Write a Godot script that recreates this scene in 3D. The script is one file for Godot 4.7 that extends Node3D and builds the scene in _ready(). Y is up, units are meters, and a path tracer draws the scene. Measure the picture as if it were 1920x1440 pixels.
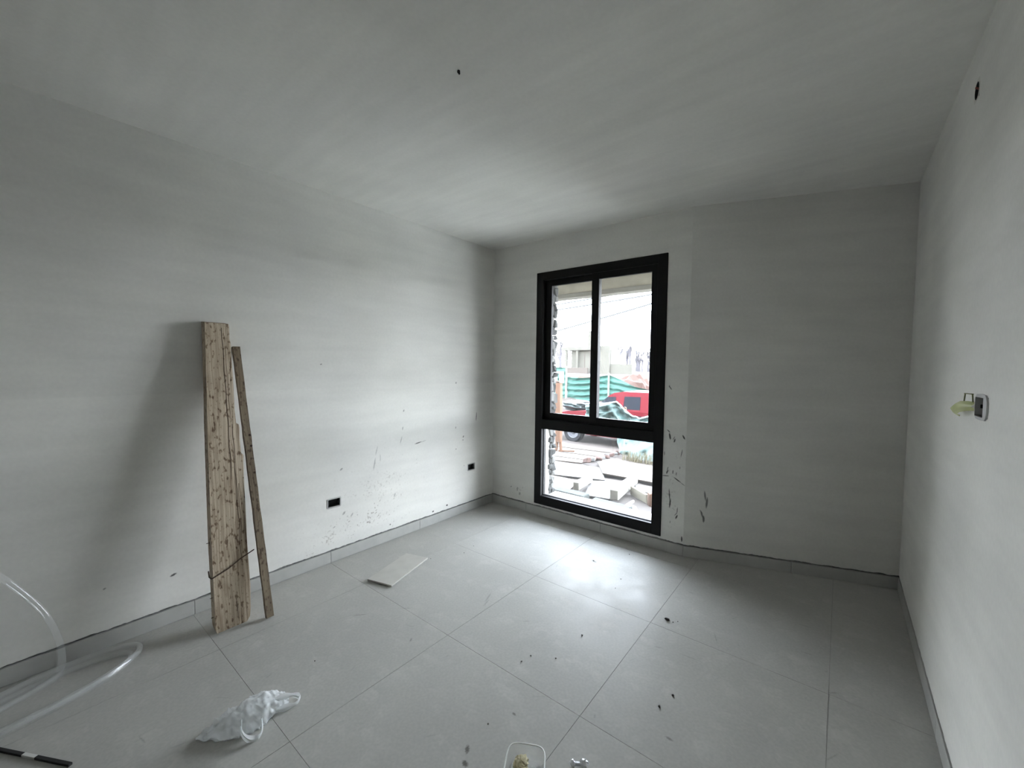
extends Node3D
# An unfinished, empty room with one tall black window onto a building site.
# x runs along the window wall, z along the left wall (0 = window wall), y up, metres.

const H := 2.6
const W := 3.1466
const XB := 1.921
const A2 := 0.3332
const ZB := 4.3
const ZC := 6.4        # end of an unseen passage, added behind the camera to soak up fill light
const XC := 1.25       # its right-hand wall
const SKIRT := 0.08

var M := {}
var used := {}
var rng := RandomNumberGenerator.new()

# ------------------------------------------------------------------ helpers
func numbered(called: String) -> String:
	if not used.has(called):
		used[called] = 0
		return called
	used[called] += 1
	return "%s_%03d" % [called, used[called]]

func mb() -> SurfaceTool:
	var st := SurfaceTool.new()
	st.begin(Mesh.PRIMITIVE_TRIANGLES)
	st.set_smooth_group(-1)
	return st

func commit(st: SurfaceTool, m: Material) -> ArrayMesh:
	st.generate_normals()
	var am := st.commit()
	am.surface_set_material(0, m)
	return am

func inst(mesh: Mesh, called: String, parent: Node = self) -> MeshInstance3D:
	var o := MeshInstance3D.new()
	o.mesh = mesh
	o.name = numbered(called) if parent == self else called
	o.cast_shadow = GeometryInstance3D.SHADOW_CASTING_SETTING_ON
	parent.add_child(o, true)
	return o

func build(st: SurfaceTool, called: String, m: Material, parent: Node = self) -> MeshInstance3D:
	return inst(commit(st, m), called, parent)

func tag(o: Node, label: String, category: String, group := "") -> Node:
	o.set_meta("label", label)
	o.set_meta("category", category)
	if group:
		o.set_meta("group", group)
	return o

func thing(called: String, label: String, category: String, at := Vector3.ZERO, group := "") -> Node3D:
	var o := Node3D.new()
	o.name = numbered(called)
	add_child(o, true)
	o.position = at
	tag(o, label, category, group)
	return o

func structure(called: String) -> Node3D:
	var o := Node3D.new()
	o.name = called
	add_child(o)
	o.set_meta("kind", "structure")
	return o

# corners run anticlockwise seen from the front
func quad(st: SurfaceTool, a: Vector3, b: Vector3, c: Vector3, d: Vector3, ua := Vector2.ZERO, ub := Vector2(1, 0), uc := Vector2.ONE, ud := Vector2(0, 1)) -> void:
	for k in [[a, ua], [c, uc], [b, ub], [a, ua], [d, ud], [c, uc]]:
		st.set_uv(k[1])
		st.add_vertex(k[0])

func tri(st: SurfaceTool, a: Vector3, b: Vector3, c: Vector3) -> void:
	for k in [a, c, b]:
		st.set_uv(Vector2(k.x, k.y))
		st.add_vertex(k)

# a flat convex face, turned so that it looks away from the centre of its solid
func face(st: SurfaceTool, pts: Array, centre: Vector3) -> void:
	var n: Vector3 = (pts[1] - pts[0]).cross(pts[2] - pts[0])
	var mid := Vector3.ZERO
	for p in pts:
		mid += p / pts.size()
	var q: Array = pts.duplicate()
	if n.dot(mid - centre) < 0:
		q.reverse()
	for k in range(1, q.size() - 1):
		tri(st, q[0], q[k], q[k + 1])

# box with chamfered edges
func box(st: SurfaceTool, size: Vector3, t := Transform3D(), bevel := 0.0, jitter := 0.0) -> void:
	var h := size / 2
	var c := t.origin
	if bevel <= 0:
		for a in 3:
			for s in [-1.0, 1.0]:
				var pts := []
				for k in [[-1, -1], [1, -1], [1, 1], [-1, 1]]:
					var p := Vector3.ZERO
					p[a] = s * h[a]
					p[(a + 1) % 3] = k[0] * h[(a + 1) % 3]
					p[(a + 2) % 3] = k[1] * h[(a + 2) % 3]
					pts.append(t * p)
				face(st, pts, c)
		return
	var V := {}
	for x in [-1, 1]:
		for y in [-1, 1]:
			for z in [-1, 1]:
				var j := Vector3(rng.randf_range(-1, 1), rng.randf_range(-1, 1), rng.randf_range(-1, 1)) * jitter
				for a in 3:
					var p := Vector3(x * h.x, y * h.y, z * h.z) + j
					for b in 3:
						if b != a:
							p[b] -= [x, y, z][b] * bevel
					V[[x, y, z, a]] = t * p
	for a in 3:
		var b := (a + 1) % 3
		var d := (a + 2) % 3
		for s in [-1, 1]:
			var pts := []
			for k in [[-1, -1], [1, -1], [1, 1], [-1, 1]]:
				var i := [0, 0, 0]
				i[a] = s
				i[b] = k[0]
				i[d] = k[1]
				pts.append(V[[i[0], i[1], i[2], a]])
			face(st, pts, c)
			for s2 in [-1, 1]:
				var e := []
				for k in [[-1, a], [1, a], [1, b], [-1, b]]:
					var i := [0, 0, 0]
					i[a] = s
					i[b] = s2
					i[d] = k[0]
					e.append(V[[i[0], i[1], i[2], k[1]]])
				face(st, e, c)
	for x in [-1, 1]:
		for y in [-1, 1]:
			for z in [-1, 1]:
				face(st, [V[[x, y, z, 0]], V[[x, y, z, 1]], V[[x, y, z, 2]]], c)

func bx(st: SurfaceTool, lo: Vector3, hi: Vector3, bevel := 0.0) -> void:
	box(st, (hi - lo).abs(), Transform3D(Basis(), (lo + hi) / 2), bevel)

# box between two points, width across, height up
func beam(st: SurfaceTool, a: Vector3, b: Vector3, width: float, height: float, bevel := 0.0, jitter := 0.0) -> void:
	var x := (b - a).normalized()
	var z := x.cross(Vector3.UP).normalized() if absf(x.y) < 0.98 else x.cross(Vector3.RIGHT).normalized()
	box(st, Vector3(a.distance_to(b), height, width), Transform3D(Basis(x, z.cross(x), z), (a + b) / 2), bevel, jitter)

func tube(st: SurfaceTool, pts: Array, radii: Array, sides := 8, caps := true) -> void:
	st.set_smooth_group(0)
	var rings := []
	var side := Vector3.ZERO
	for i in pts.size():
		var dir: Vector3 = (pts[mini(i + 1, pts.size() - 1)] - pts[maxi(i - 1, 0)]).normalized()
		if i == 0:
			side = dir.cross(Vector3.UP if absf(dir.y) < 0.9 else Vector3.RIGHT).normalized()
		side = (side - dir * side.dot(dir)).normalized()
		var up := dir.cross(side)
		var ring := []
		for k in sides:
			var a := TAU * k / sides
			ring.append(pts[i] + (side * cos(a) + up * sin(a)) * float(radii[mini(i, radii.size() - 1)]))
		rings.append(ring)
	for i in pts.size() - 1:
		for k in sides:
			var k2 := (k + 1) % sides
			quad(st, rings[i][k], rings[i][k2], rings[i + 1][k2], rings[i + 1][k], Vector2(float(k) / sides, i), Vector2(float(k + 1) / sides, i), Vector2(float(k + 1) / sides, i + 1), Vector2(float(k) / sides, i + 1))
	st.set_smooth_group(-1)
	if caps:
		for k in range(1, sides - 1):
			tri(st, rings[0][0], rings[0][k + 1], rings[0][k])
			tri(st, rings[-1][0], rings[-1][k], rings[-1][k + 1])

func lathe(st: SurfaceTool, profile: Array, sides: int, t: Transform3D) -> void:   # profile: Vector2(radius, height), turned round local y
	for i in profile.size() - 1:
		for k in sides:
			var a := TAU * k / sides
			var b := TAU * (k + 1) / sides
			var f := func(p: Vector2, g: float) -> Vector3: return t * Vector3(p.x * cos(g), p.y, p.x * sin(g))
			quad(st, f.call(profile[i], b), f.call(profile[i], a), f.call(profile[i + 1], a), f.call(profile[i + 1], b))

# polygon in (x, y) pushed along z from z0 to z1
func extrude(st: SurfaceTool, poly: PackedVector2Array, z0: float, z1: float, t := Transform3D()) -> void:
	var p := poly.duplicate()
	if Geometry2D.is_polygon_clockwise(p):
		p.reverse()
	var n := p.size()
	for i in n:
		var a := p[i]
		var b := p[(i + 1) % n]
		quad(st, t * Vector3(a.x, a.y, z0), t * Vector3(b.x, b.y, z0), t * Vector3(b.x, b.y, z1), t * Vector3(a.x, a.y, z1))
	var ix := Geometry2D.triangulate_polygon(p)
	for k in range(0, ix.size(), 3):
		var q := [p[ix[k]], p[ix[k + 1]], p[ix[k + 2]]]
		if (q[1] - q[0]).cross(q[2] - q[0]) < 0:
			q.reverse()
		tri(st, t * Vector3(q[0].x, q[0].y, z1), t * Vector3(q[1].x, q[1].y, z1), t * Vector3(q[2].x, q[2].y, z1))
		tri(st, t * Vector3(q[0].x, q[0].y, z0), t * Vector3(q[2].x, q[2].y, z0), t * Vector3(q[1].x, q[1].y, z0))

# lumpy pebble or clod
func rock(st: SurfaceTool, size: Vector3, at: Vector3, seed_: int, rows := 5, cols := 7) -> void:
	var r := RandomNumberGenerator.new()
	r.seed = seed_
	var P := []
	for i in rows + 1:
		var ring := []
		for k in cols:
			var th := PI * i / rows
			var ph := TAU * k / cols
			var j := 1.0 if i == 0 or i == rows else r.randf_range(0.72, 1.12)
			ring.append(at + Vector3(sin(th) * cos(ph) * size.x, cos(th) * size.y, sin(th) * sin(ph) * size.z) * 0.5 * j)
		P.append(ring)
	for i in rows:
		for k in cols:
			var k2 := (k + 1) % cols
			if i > 0:
				tri(st, P[i][k], P[i][k2], P[i + 1][k])
			if i < rows - 1:
				tri(st, P[i][k2], P[i + 1][k2], P[i + 1][k])

# crushed sheet: a sphere dented along creases
func crumple(st: SurfaceTool, size: Vector3, at: Vector3, seed_: int) -> void:
	var n := noise(seed_, 1.7, 3)
	st.set_smooth_group(-1)
	var P := []
	for i in 15:
		var ring_ := []
		for k in 22:
			var th := PI * i / 14.0
			var ph := TAU * k / 22.0
			var d := Vector3(sin(th) * cos(ph), cos(th), sin(th) * sin(ph))
			ring_.append(at + d * size * 0.5 * (0.72 + 0.55 * absf(n.get_noise_3dv(d))))
		P.append(ring_)
	for i in 14:
		for k in 22:
			var k2 := (k + 1) % 22
			if i > 0:
				tri(st, P[i][k], P[i][k2], P[i + 1][k])
			if i < 13:
				tri(st, P[i][k2], P[i + 1][k2], P[i + 1][k])

func mat(c: Color, rough := 0.8, metal := 0.0, spec := 0.5) -> StandardMaterial3D:
	var m := StandardMaterial3D.new()
	m.albedo_color = c
	m.roughness = rough
	m.metallic = metal
	m.metallic_specular = spec
	return m

func c8(r: int, g: int, b: int) -> Color:
	return Color(r / 255.0, g / 255.0, b / 255.0)

func noise(seed_: int, freq: float, oct := 3) -> FastNoiseLite:
	var n := FastNoiseLite.new()
	n.seed = seed_
	n.noise_type = FastNoiseLite.TYPE_SIMPLEX_SMOOTH
	n.frequency = freq
	n.fractal_octaves = oct
	return n

# grain for materials without a picture of their own: tiling noise between two colours
func grain(m: StandardMaterial3D, a: Color, b: Color, freq: float, scale: float, seed_: int, bump := 0.0) -> StandardMaterial3D:
	var n := noise(seed_, freq, 5)
	var t := NoiseTexture2D.new()
	t.width = 256
	t.height = 256
	t.seamless = true
	t.noise = n
	var g := Gradient.new()
	g.set_color(0, a)
	g.set_color(1, b)
	t.color_ramp = g
	m.albedo_texture = t
	m.albedo_color = Color.WHITE
	m.uv1_triplanar = true
	m.uv1_world_triplanar = true
	m.uv1_scale = Vector3.ONE * scale
	if bump > 0.0:
		var h := NoiseTexture2D.new()
		h.width = 256
		h.height = 256
		h.seamless = true
		h.noise = n
		h.as_normal_map = true
		h.bump_strength = 8.0
		m.normal_enabled = true
		m.normal_texture = h
		m.normal_scale = bump
	return m

# ------------------------------------------------------------------ plaster and tile pictures
# marks: [u, y, length, angle, width, darkness] in metres on the wall
func plaster_picture(w: int, h: int, len_m: float, high: float, base: Color, seed_: int, marks: Array, seams: Array, dirt: Array) -> ImageTexture:
	var im := Image.create(w, h, false, Image.FORMAT_RGB8)
	var streak := noise(seed_, 1.0, 3)
	var patch := noise(seed_ + 1, 1.0, 4)
	var fine := noise(seed_ + 2, 1.0, 2)
	var sx := len_m / w
	var sy := high / h
	for j in h:
		var y := high - (j + 0.5) * sy
		var coat := 0.0
		for s in seams:
			var edge: float = y - float(s[0])
			coat += float(s[1]) * (1.0 if edge > 0 else 0.0)
		for i in w:
			var u := (i + 0.5) * sx
			var v := 1.0 + coat + 0.022 * streak.get_noise_2d(u * 1.1, y * 9.0) + 0.035 * patch.get_noise_2d(u * 1.3, y * 1.6) + 0.012 * fine.get_noise_2d(u * 40.0, y * 40.0)
			im.set_pixel(i, j, Color(base.r * v, base.g * v, base.b * (v - 0.006 * patch.get_noise_2d(u * 0.9 + 40.0, y))))
	for d in dirt:      # speckled dirty patches: [u, y, reach u, reach y, strength]
		var sp := noise(seed_ + 7, 1.0, 3)
		var i0 := int((d[0] - d[2]) / sx)
		var j0 := int((high - d[1] - d[3]) / sy)
		for j in range(maxi(j0, 0), mini(h, j0 + int(2 * d[3] / sy))):
			for i in range(maxi(i0, 0), mini(w, i0 + int(2 * d[2] / sx))):
				var u := (i + 0.5) * sx
				var y := high - (j + 0.5) * sy
				var r := Vector2((u - d[0]) / d[2], (y - d[1]) / d[3]).length()
				var k := sp.get_noise_2d(u * 38.0, y * 38.0) + 0.5 * sp.get_noise_2d(u * 9.0, y * 9.0) - 0.15 - 0.7 * r
				if k > 0.0 and r < 1.0:
					var c := im.get_pixel(i, j)
					im.set_pixel(i, j, c.lerp(Color(0.42, 0.39, 0.35), clampf(k * 2.2, 0.0, 1.0) * float(d[4])))
	for m in marks:
		var ca := cos(float(m[3]))
		var sa := sin(float(m[3]))
		var reach: float = m[2] * 0.5 + m[4]
		var i0 := int((m[0] - reach) / sx)
		var j0 := int((high - m[1] - reach) / sy)
		for j in range(maxi(j0, 0), mini(h, j0 + int(2 * reach / sy) + 2)):
			for i in range(maxi(i0, 0), mini(w, i0 + int(2 * reach / sx) + 2)):
				var du: float = (i + 0.5) * sx - m[0]
				var dy: float = high - (j + 0.5) * sy - m[1]
				var a: float = (du * ca + dy * sa) / (m[2] * 0.5)
				var b: float = (-du * sa + dy * ca) / (m[4] * 0.5 * (1.0 + 0.5 * fine.get_noise_2d(du * 300.0, dy * 300.0)))
				var k := 1.2 - sqrt(a * a + b * b)
				if k > 0.0:
					var c := im.get_pixel(i, j)
					im.set_pixel(i, j, c.lerp(Color(0.2, 0.2, 0.19), clampf(k * 2.0, 0.0, 1.0) * float(m[5])))
	return ImageTexture.create_from_image(im)

func floor_pictures() -> Array:
	var n := 1536
	var S := 4.9
	var im := Image.create(n, n, false, Image.FORMAT_RGB8)
	var ro := Image.create(n, n, false, Image.FORMAT_L8)
	var cloud := noise(31, 1.0, 4)
	var dust := noise(32, 1.0, 5)
	var fine := noise(33, 1.0, 2)
	var swirl := noise(34, 1.0, 3)
	for j in n:
		for i in n:
			var x := (i + 0.5) / n * S
			var z := (j + 0.5) / n * S - 0.55
			var d := dust.get_noise_2d(x * 5.0, z * 5.0)
			var s := swirl.get_noise_2d(x * 14.0 + 3.0 * d, z * 14.0)
			var f := fine.get_noise_2d(x * 60.0, z * 60.0)
			var v := 1.0 + 0.03 * cloud.get_noise_2d(x * 1.4, z * 1.4) + 0.05 * maxf(d, 0.0) + 0.055 * s * maxf(d + 0.25, 0.0) + 0.03 * f
			im.set_pixel(i, j, Color(0.69 * v, 0.686 * v, 0.664 * v))
			var r := 0.40 + 0.16 * d + 0.24 * maxf(s, 0.0) * (0.6 + d) + 0.05 * f
			ro.set_pixel(i, j, Color(r, r, r))
	# scuffs and stray scratches left by shoes: [x, z, length, angle, width, strength, lighter]
	var r2 := RandomNumberGenerator.new()
	r2.seed = 5
	var scuffs := []
	for k in 70:
		scuffs.append([r2.randf_range(0.3, 2.9), r2.randf_range(0.3, 3.0), r2.randf_range(0.02, 0.09), r2.randf_range(0, PI), r2.randf_range(0.004, 0.009), r2.randf_range(0.05, 0.16), r2.randf() < 0.45])
	for p in [[1.772, 2.146, 0.035, 0.9, 0.018, 0.5], [1.805, 2.19, 0.03, 0.2, 0.02, 0.55], [0.72, 1.95, 0.08, 2.3, 0.006, 0.3], [1.16, 1.352, 0.1, 1.2, 0.012, 0.16], [1.19, 1.4, 0.08, 1.3, 0.01, 0.14], [1.81, 1.914, 0.02, 0.3, 0.01, 0.4], [1.44, 0.504, 0.05, 0.4, 0.02, 0.35], [2.341, 1.622, 0.03, 0.0, 0.012, 0.3], [1.115, 1.9, 0.03, 1.0, 0.01, 0.25], [1.98, 2.09, 0.06, 0.5, 0.006, 0.25]]:
		scuffs.append([p[0], p[1], p[2], p[3], p[4], p[5], false])
	for q in scuffs:
		var px := S / n
		var reach: float = q[2] * 0.5 + q[4]
		var i0 := int((q[0] - reach) / px)
		var j0 := int((q[1] + 0.55 - reach) / px)
		for j in range(j0, j0 + int(2 * reach / px) + 2):
			for i in range(i0, i0 + int(2 * reach / px) + 2):
				var dx: float = (i + 0.5) * px - q[0]
				var dz: float = (j + 0.5) * px - 0.55 - q[1]
				var a: float = (dx * cos(q[3]) + dz * sin(q[3])) / (q[2] * 0.5)
				var b: float = (-dx * sin(q[3]) + dz * cos(q[3])) / (q[4] * 0.5)
				var k := 1.1 - sqrt(a * a + b * b) + 0.4 * fine.get_noise_2d(dx * 200.0, dz * 200.0)
				if k > 0.0:
					var c := im.get_pixel(i, j)
					im.set_pixel(i, j, c.lerp(Color(0.85, 0.85, 0.83) if q[6] else Color(0.2, 0.19, 0.17), clampf(k * 2.0, 0.0, 1.0) * float(q[5])))
	return [ImageTexture.create_from_image(im), ImageTexture.create_from_image(ro)]

func wood_picture(w: int, h: int, pale: Color, dark: Color, seed_: int, speckle: float) -> ImageTexture:
	var im := Image.create(w, h, false, Image.FORMAT_RGB8)
	var g := noise(seed_, 1.0, 4)
	var s := noise(seed_ + 1, 1.0, 3)
	var c := noise(seed_ + 2, 1.0, 3)
	for j in h:
		for i in w:
			var u := float(i) / w
			var v := float(j) / h
			var k := 0.18 + 0.34 * g.get_noise_2d(u * 18.0 + 0.6 * c.get_noise_2d(u * 2.0, v * 5.0), v * 2.5) * (1.0 + 1.2 * smoothstep(0.5, 0.75, u)) + 0.3 * maxf(0.0, c.get_noise_2d(u * 2.5 + 7.0, v * 7.0))
			var sp := s.get_noise_2d(u * 8.0, v * 34.0) + 0.5 * c.get_noise_2d(u * 3.0, v * 9.0) - speckle
			k += clampf(sp * 3.0, 0.0, 1.0) * 0.6
			var pit := g.get_noise_2d(u * 22.0 + 30.0, v * 95.0) - 0.48
			k += clampf(pit * 6.0, 0.0, 1.0) * 0.5
			im.set_pixel(i, j, pale.lerp(dark, clampf(k, 0.0, 1.0)))
	return ImageTexture.create_from_image(im)

# ------------------------------------------------------------------ materials
func materials() -> void:
	M.render = grain(mat(Color.WHITE, 0.95), c8(92, 92, 90), c8(138, 138, 134), 0.05, 3.0, 11, 0.3)
	M.jamb = grain(mat(Color.WHITE, 0.9), c8(196, 194, 186), c8(222, 220, 212), 0.03, 2.0, 12)
	M.grout = mat(c8(146, 145, 140), 0.95)
	M.skirting = grain(mat(Color.WHITE, 0.45), c8(172, 172, 167), c8(184, 184, 179), 0.02, 1.5, 13)
	M.black_frame = mat(c8(8, 8, 9), 0.55, 0.0, 0.3)
	M.gasket = mat(c8(9, 9, 9), 0.7)
	M.glass = mat(Color(1, 1, 1, 0.04), 0.0)
	M.glass.transparency = BaseMaterial3D.TRANSPARENCY_ALPHA
	M.box_grey = mat(c8(182, 182, 178), 0.55)
	M.box_dark = mat(c8(22, 23, 25), 0.6)
	M.concrete = grain(mat(Color.WHITE, 0.9), c8(128, 123, 110), c8(153, 146, 129), 0.02, 1.0, 14, 0.1)
	M.concrete_pale = grain(mat(Color.WHITE, 0.9), c8(105, 101, 92), c8(117, 114, 104), 0.02, 1.0, 15)
	M.block = grain(mat(Color.WHITE, 0.9), c8(38, 43, 40), c8(52, 56, 52), 0.03, 2.0, 16, 0.2)
	M.soffit = grain(mat(Color.WHITE, 0.9), c8(205, 203, 196), c8(222, 220, 214), 0.02, 1.0, 17)

	M.mortar = grain(mat(Color.WHITE, 0.95), c8(196, 192, 182), c8(220, 216, 208), 0.03, 2.0, 20)
	M.soil = grain(mat(Color.WHITE, 0.95), c8(39, 31, 24), c8(55, 46, 38), 0.03, 0.7, 21)
	M.stone_a = grain(mat(Color.WHITE, 0.95), c8(75, 75, 73), c8(101, 100, 97), 0.03, 5.0, 22, 0.3)
	M.stone_b = grain(mat(Color.WHITE, 0.95), c8(36, 38, 37), c8(58, 58, 57), 0.03, 5.0, 23, 0.3)
	M.stone_c = grain(mat(Color.WHITE, 0.95), c8(20, 22, 22), c8(44, 44, 43), 0.03, 5.0, 24, 0.3)
	M.yellow_film = mat(Color(c8(196, 204, 140), 0.72), 0.45)
	M.yellow_film.transparency = BaseMaterial3D.TRANSPARENCY_ALPHA
	M.yellow_film.backlight_enabled = true
	M.yellow_film.backlight = Color(0.5, 0.5, 0.3)
	M.yellow_film_dark = mat(c8(112, 116, 72), 0.5)
	M.red_wire = mat(c8(130, 60, 48), 0.5)
	M.plank = mat(Color.WHITE, 0.85)
	M.plank.albedo_texture = wood_picture(320, 1100, c8(200, 186, 164), c8(92, 72, 54), 41, 0.27)
	M.lath = mat(Color.WHITE, 0.85)
	M.lath.albedo_texture = wood_picture(128, 700, c8(128, 116, 96), c8(66, 52, 40), 44, 0.2)
	M.wood_dark = mat(c8(70, 52, 40), 0.9)
	M.offcut = grain(mat(Color.WHITE, 0.5), c8(176, 174, 166), c8(188, 186, 178), 0.02, 1.5, 25)
	M.bare_metal = mat(c8(225, 225, 222), 0.35, 0.3)
	M.clear_plastic = mat(Color(0.95, 0.96, 0.95, 0.12), 0.08)
	M.clear_plastic.transparency = BaseMaterial3D.TRANSPARENCY_ALPHA
	M.white_plastic = mat(c8(236, 238, 234), 0.3)
	M.yellow_paper = grain(mat(Color.WHITE, 0.8), c8(176, 166, 128), c8(206, 198, 168), 0.05, 8.0, 26)
	M.foil = mat(c8(228, 230, 234), 0.3, 0.7)
	M.crumb = mat(c8(66, 62, 58), 0.95)
	M.bag_film = mat(Color(c8(248, 252, 252), 0.7), 0.3)
	M.bag_film.transparency = BaseMaterial3D.TRANSPARENCY_ALPHA
	M.bag_film.backlight_enabled = true
	M.bag_film.backlight = Color(0.9, 0.9, 0.9)
	M.bag_edge = mat(c8(240, 244, 244), 0.35)
	M.hose = mat(Color(0.93, 0.95, 0.95, 0.09), 0.12)
	M.hose.transparency = BaseMaterial3D.TRANSPARENCY_ALPHA
	M.ply_a = grain(mat(Color.WHITE, 0.8), c8(43, 34, 23), c8(54, 44, 32), 0.02, 1.2, 51)
	M.ply_b = grain(mat(Color.WHITE, 0.8), c8(46, 42, 37), c8(54, 49, 45), 0.02, 1.2, 52)
	M.ply_c = grain(mat(Color.WHITE, 0.8), c8(49, 37, 26), c8(56, 46, 35), 0.02, 1.2, 53)
	M.timber = grain(mat(Color.WHITE, 0.8), c8(73, 45, 25), c8(87, 59, 37), 0.03, 2.0, 54)
	M.brick = grain(mat(Color.WHITE, 0.9), c8(55, 36, 29), c8(70, 50, 41), 0.03, 3.0, 55)
	M.mesh_green = grain(mat(Color.WHITE, 0.7), c8(6, 52, 43), c8(13, 67, 56), 0.02, 1.0, 56)
	M.mesh_green.cull_mode = BaseMaterial3D.CULL_DISABLED
	M.tarp = grain(mat(Color.WHITE, 0.6), c8(31, 51, 47), c8(47, 67, 62), 0.02, 1.0, 57)
	M.dark_film = mat(c8(32, 42, 40), 0.45)
	M.red_paint = mat(c8(74, 7, 16), 0.55, 0.0, 0.2)
	M.car_glass = mat(c8(17, 20, 26), 0.4, 0.0, 0.15)
	M.tyre = mat(c8(22, 22, 24), 0.9, 0.0, 0.2)
	M.hub = mat(c8(51, 52, 56), 0.6, 0.0)
	M.seam = mat(c8(90, 16, 24), 0.6)
	M.house = grain(mat(Color.WHITE, 0.9), c8(59, 57, 50), c8(66, 64, 56), 0.02, 0.3, 58)
	M.house_dark = mat(c8(54, 47, 41), 0.9)
	M.bark = mat(c8(60, 57, 60), 0.95)
	M.cable = mat(c8(60, 62, 64), 0.7)
	M.dry_grass = mat(c8(81, 74, 52), 0.9)
	M.white_paint = mat(c8(170, 170, 168), 0.7)

# ------------------------------------------------------------------ walls
func wall(called: String, origin: Vector3, u: Vector3, n: Vector3, length: float, holes: Array, thick: float, ext0: float, ext1: float, plaster: Material, seed_: int) -> Node3D:
	# holes: [u0, y0, u1, y1, through]
	var root := structure(called)
	var P := func(a: float, y: float, d: float) -> Vector3: return origin + u * a + Vector3(0, y, 0) + n * d
	var us := [0.0, length]
	var ys := [0.105, H]
	for hl in holes:
		us.append_array([hl[0], hl[2]])
		ys.append_array([hl[1], hl[3]])
	us.sort()
	ys.sort()
	var inside := func(a: float, y: float, only_through: bool) -> bool:
		for hl in holes:
			if (hl[4] or not only_through) and a > hl[0] and a < hl[2] and y > hl[1] and y < hl[3]:
				return true
		return false
	var st := mb()
	var uv := func(a: float, y: float) -> Vector2: return Vector2(a / length, 1.0 - y / H)
	for i in us.size() - 1:
		for j in ys.size() - 1:
			if us[i + 1] - us[i] < 1e-5 or ys[j + 1] - ys[j] < 1e-5 or inside.call((us[i] + us[i + 1]) / 2, (ys[j] + ys[j + 1]) / 2, false):
				continue
			quad(st, P.call(us[i], ys[j], 0), P.call(us[i + 1], ys[j], 0), P.call(us[i + 1], ys[j + 1], 0), P.call(us[i], ys[j + 1], 0), uv.call(us[i], ys[j]), uv.call(us[i + 1], ys[j]), uv.call(us[i + 1], ys[j + 1]), uv.call(us[i], ys[j + 1]))
	# ragged lower edge of the plaster coat, just above the skirting
	var r := RandomNumberGenerator.new()
	r.seed = seed_
	var rough := noise(seed_, 9.0, 4)
	var count := int(length / 0.012)
	var last := 0.0
	for i in count + 1:
		var a := length * i / count
		var y := 0.0915 + 0.006 * rough.get_noise_1d(a) + r.randf_range(-0.0012, 0.0012)
		if i > 0:
			var b := length * (i - 1) / count
			quad(st, P.call(b, last, 0), P.call(a, y, 0), P.call(a, 0.105, 0), P.call(b, 0.105, 0), uv.call(b, last), uv.call(a, y), uv.call(a, 0.105), uv.call(b, 0.105))
			quad(st, P.call(b, last, -0.012), P.call(a, y, -0.012), P.call(a, y, 0), P.call(b, last, 0), uv.call(b, last), uv.call(a, y), uv.call(a, y), uv.call(b, last))
		last = y
	for hl in holes:
		for e in [[hl[0], hl[1], hl[2], hl[1]], [hl[2], hl[1], hl[2], hl[3]], [hl[2], hl[3], hl[0], hl[3]], [hl[0], hl[3], hl[0], hl[1]]]:
			quad(st, P.call(e[0], e[1], 0), P.call(e[2], e[3], 0), P.call(e[2], e[3], -0.012), P.call(e[0], e[1], -0.012), uv.call(e[0], e[1]), uv.call(e[2], e[3]), uv.call(e[2], e[3]), uv.call(e[0], e[1]))
	build(st, "plaster_coat", plaster, root)
	# the rendered masonry behind it
	var core := mb()
	var basis := Basis(u, Vector3.UP, u.cross(Vector3.UP))
	us[0] = -ext0
	us[us.size() - 1] = length + ext1
	ys[0] = -0.15
	if us.size() == 2:
		us = [-ext0, length + ext1]
	for layer in [[-0.011, -0.06, false], [-0.06, -thick, true]]:
		for i in us.size() - 1:
			for j in ys.size() - 1:
				if us[i + 1] - us[i] < 1e-5 or ys[j + 1] - ys[j] < 1e-5 or inside.call((us[i] + us[i + 1]) / 2, (ys[j] + ys[j + 1]) / 2, layer[2]):
					continue
				box(core, Vector3(us[i + 1] - us[i], ys[j + 1] - ys[j], layer[0] - layer[1]), Transform3D(basis, P.call((us[i] + us[i + 1]) / 2, (ys[j] + ys[j + 1]) / 2, (layer[0] + layer[1]) / 2)))
	build(core, "rendered_masonry", M.render, root)
	return root

func skirting(called: String, origin: Vector3, u: Vector3, n: Vector3, length: float, first: float) -> void:
	var root := structure(called)
	var cuts := [0.0]
	var a := first
	while a < length:
		if a > 0.01:
			cuts.append(a)
		a += 0.795
	cuts.append(length)
	var basis := Basis(u, Vector3.UP, u.cross(Vector3.UP))
	for i in cuts.size() - 1:
		var st := mb()
		var l: float = cuts[i + 1] - cuts[i] - 0.002
		box(st, Vector3(l, SKIRT, 0.014), Transform3D(basis, origin + u * ((cuts[i] + cuts[i + 1]) / 2) + Vector3(0, SKIRT / 2 + 0.001, 0) + n * (-0.003)), 0.0012)
		build(st, "skirting_tile", M.skirting, root)

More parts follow.
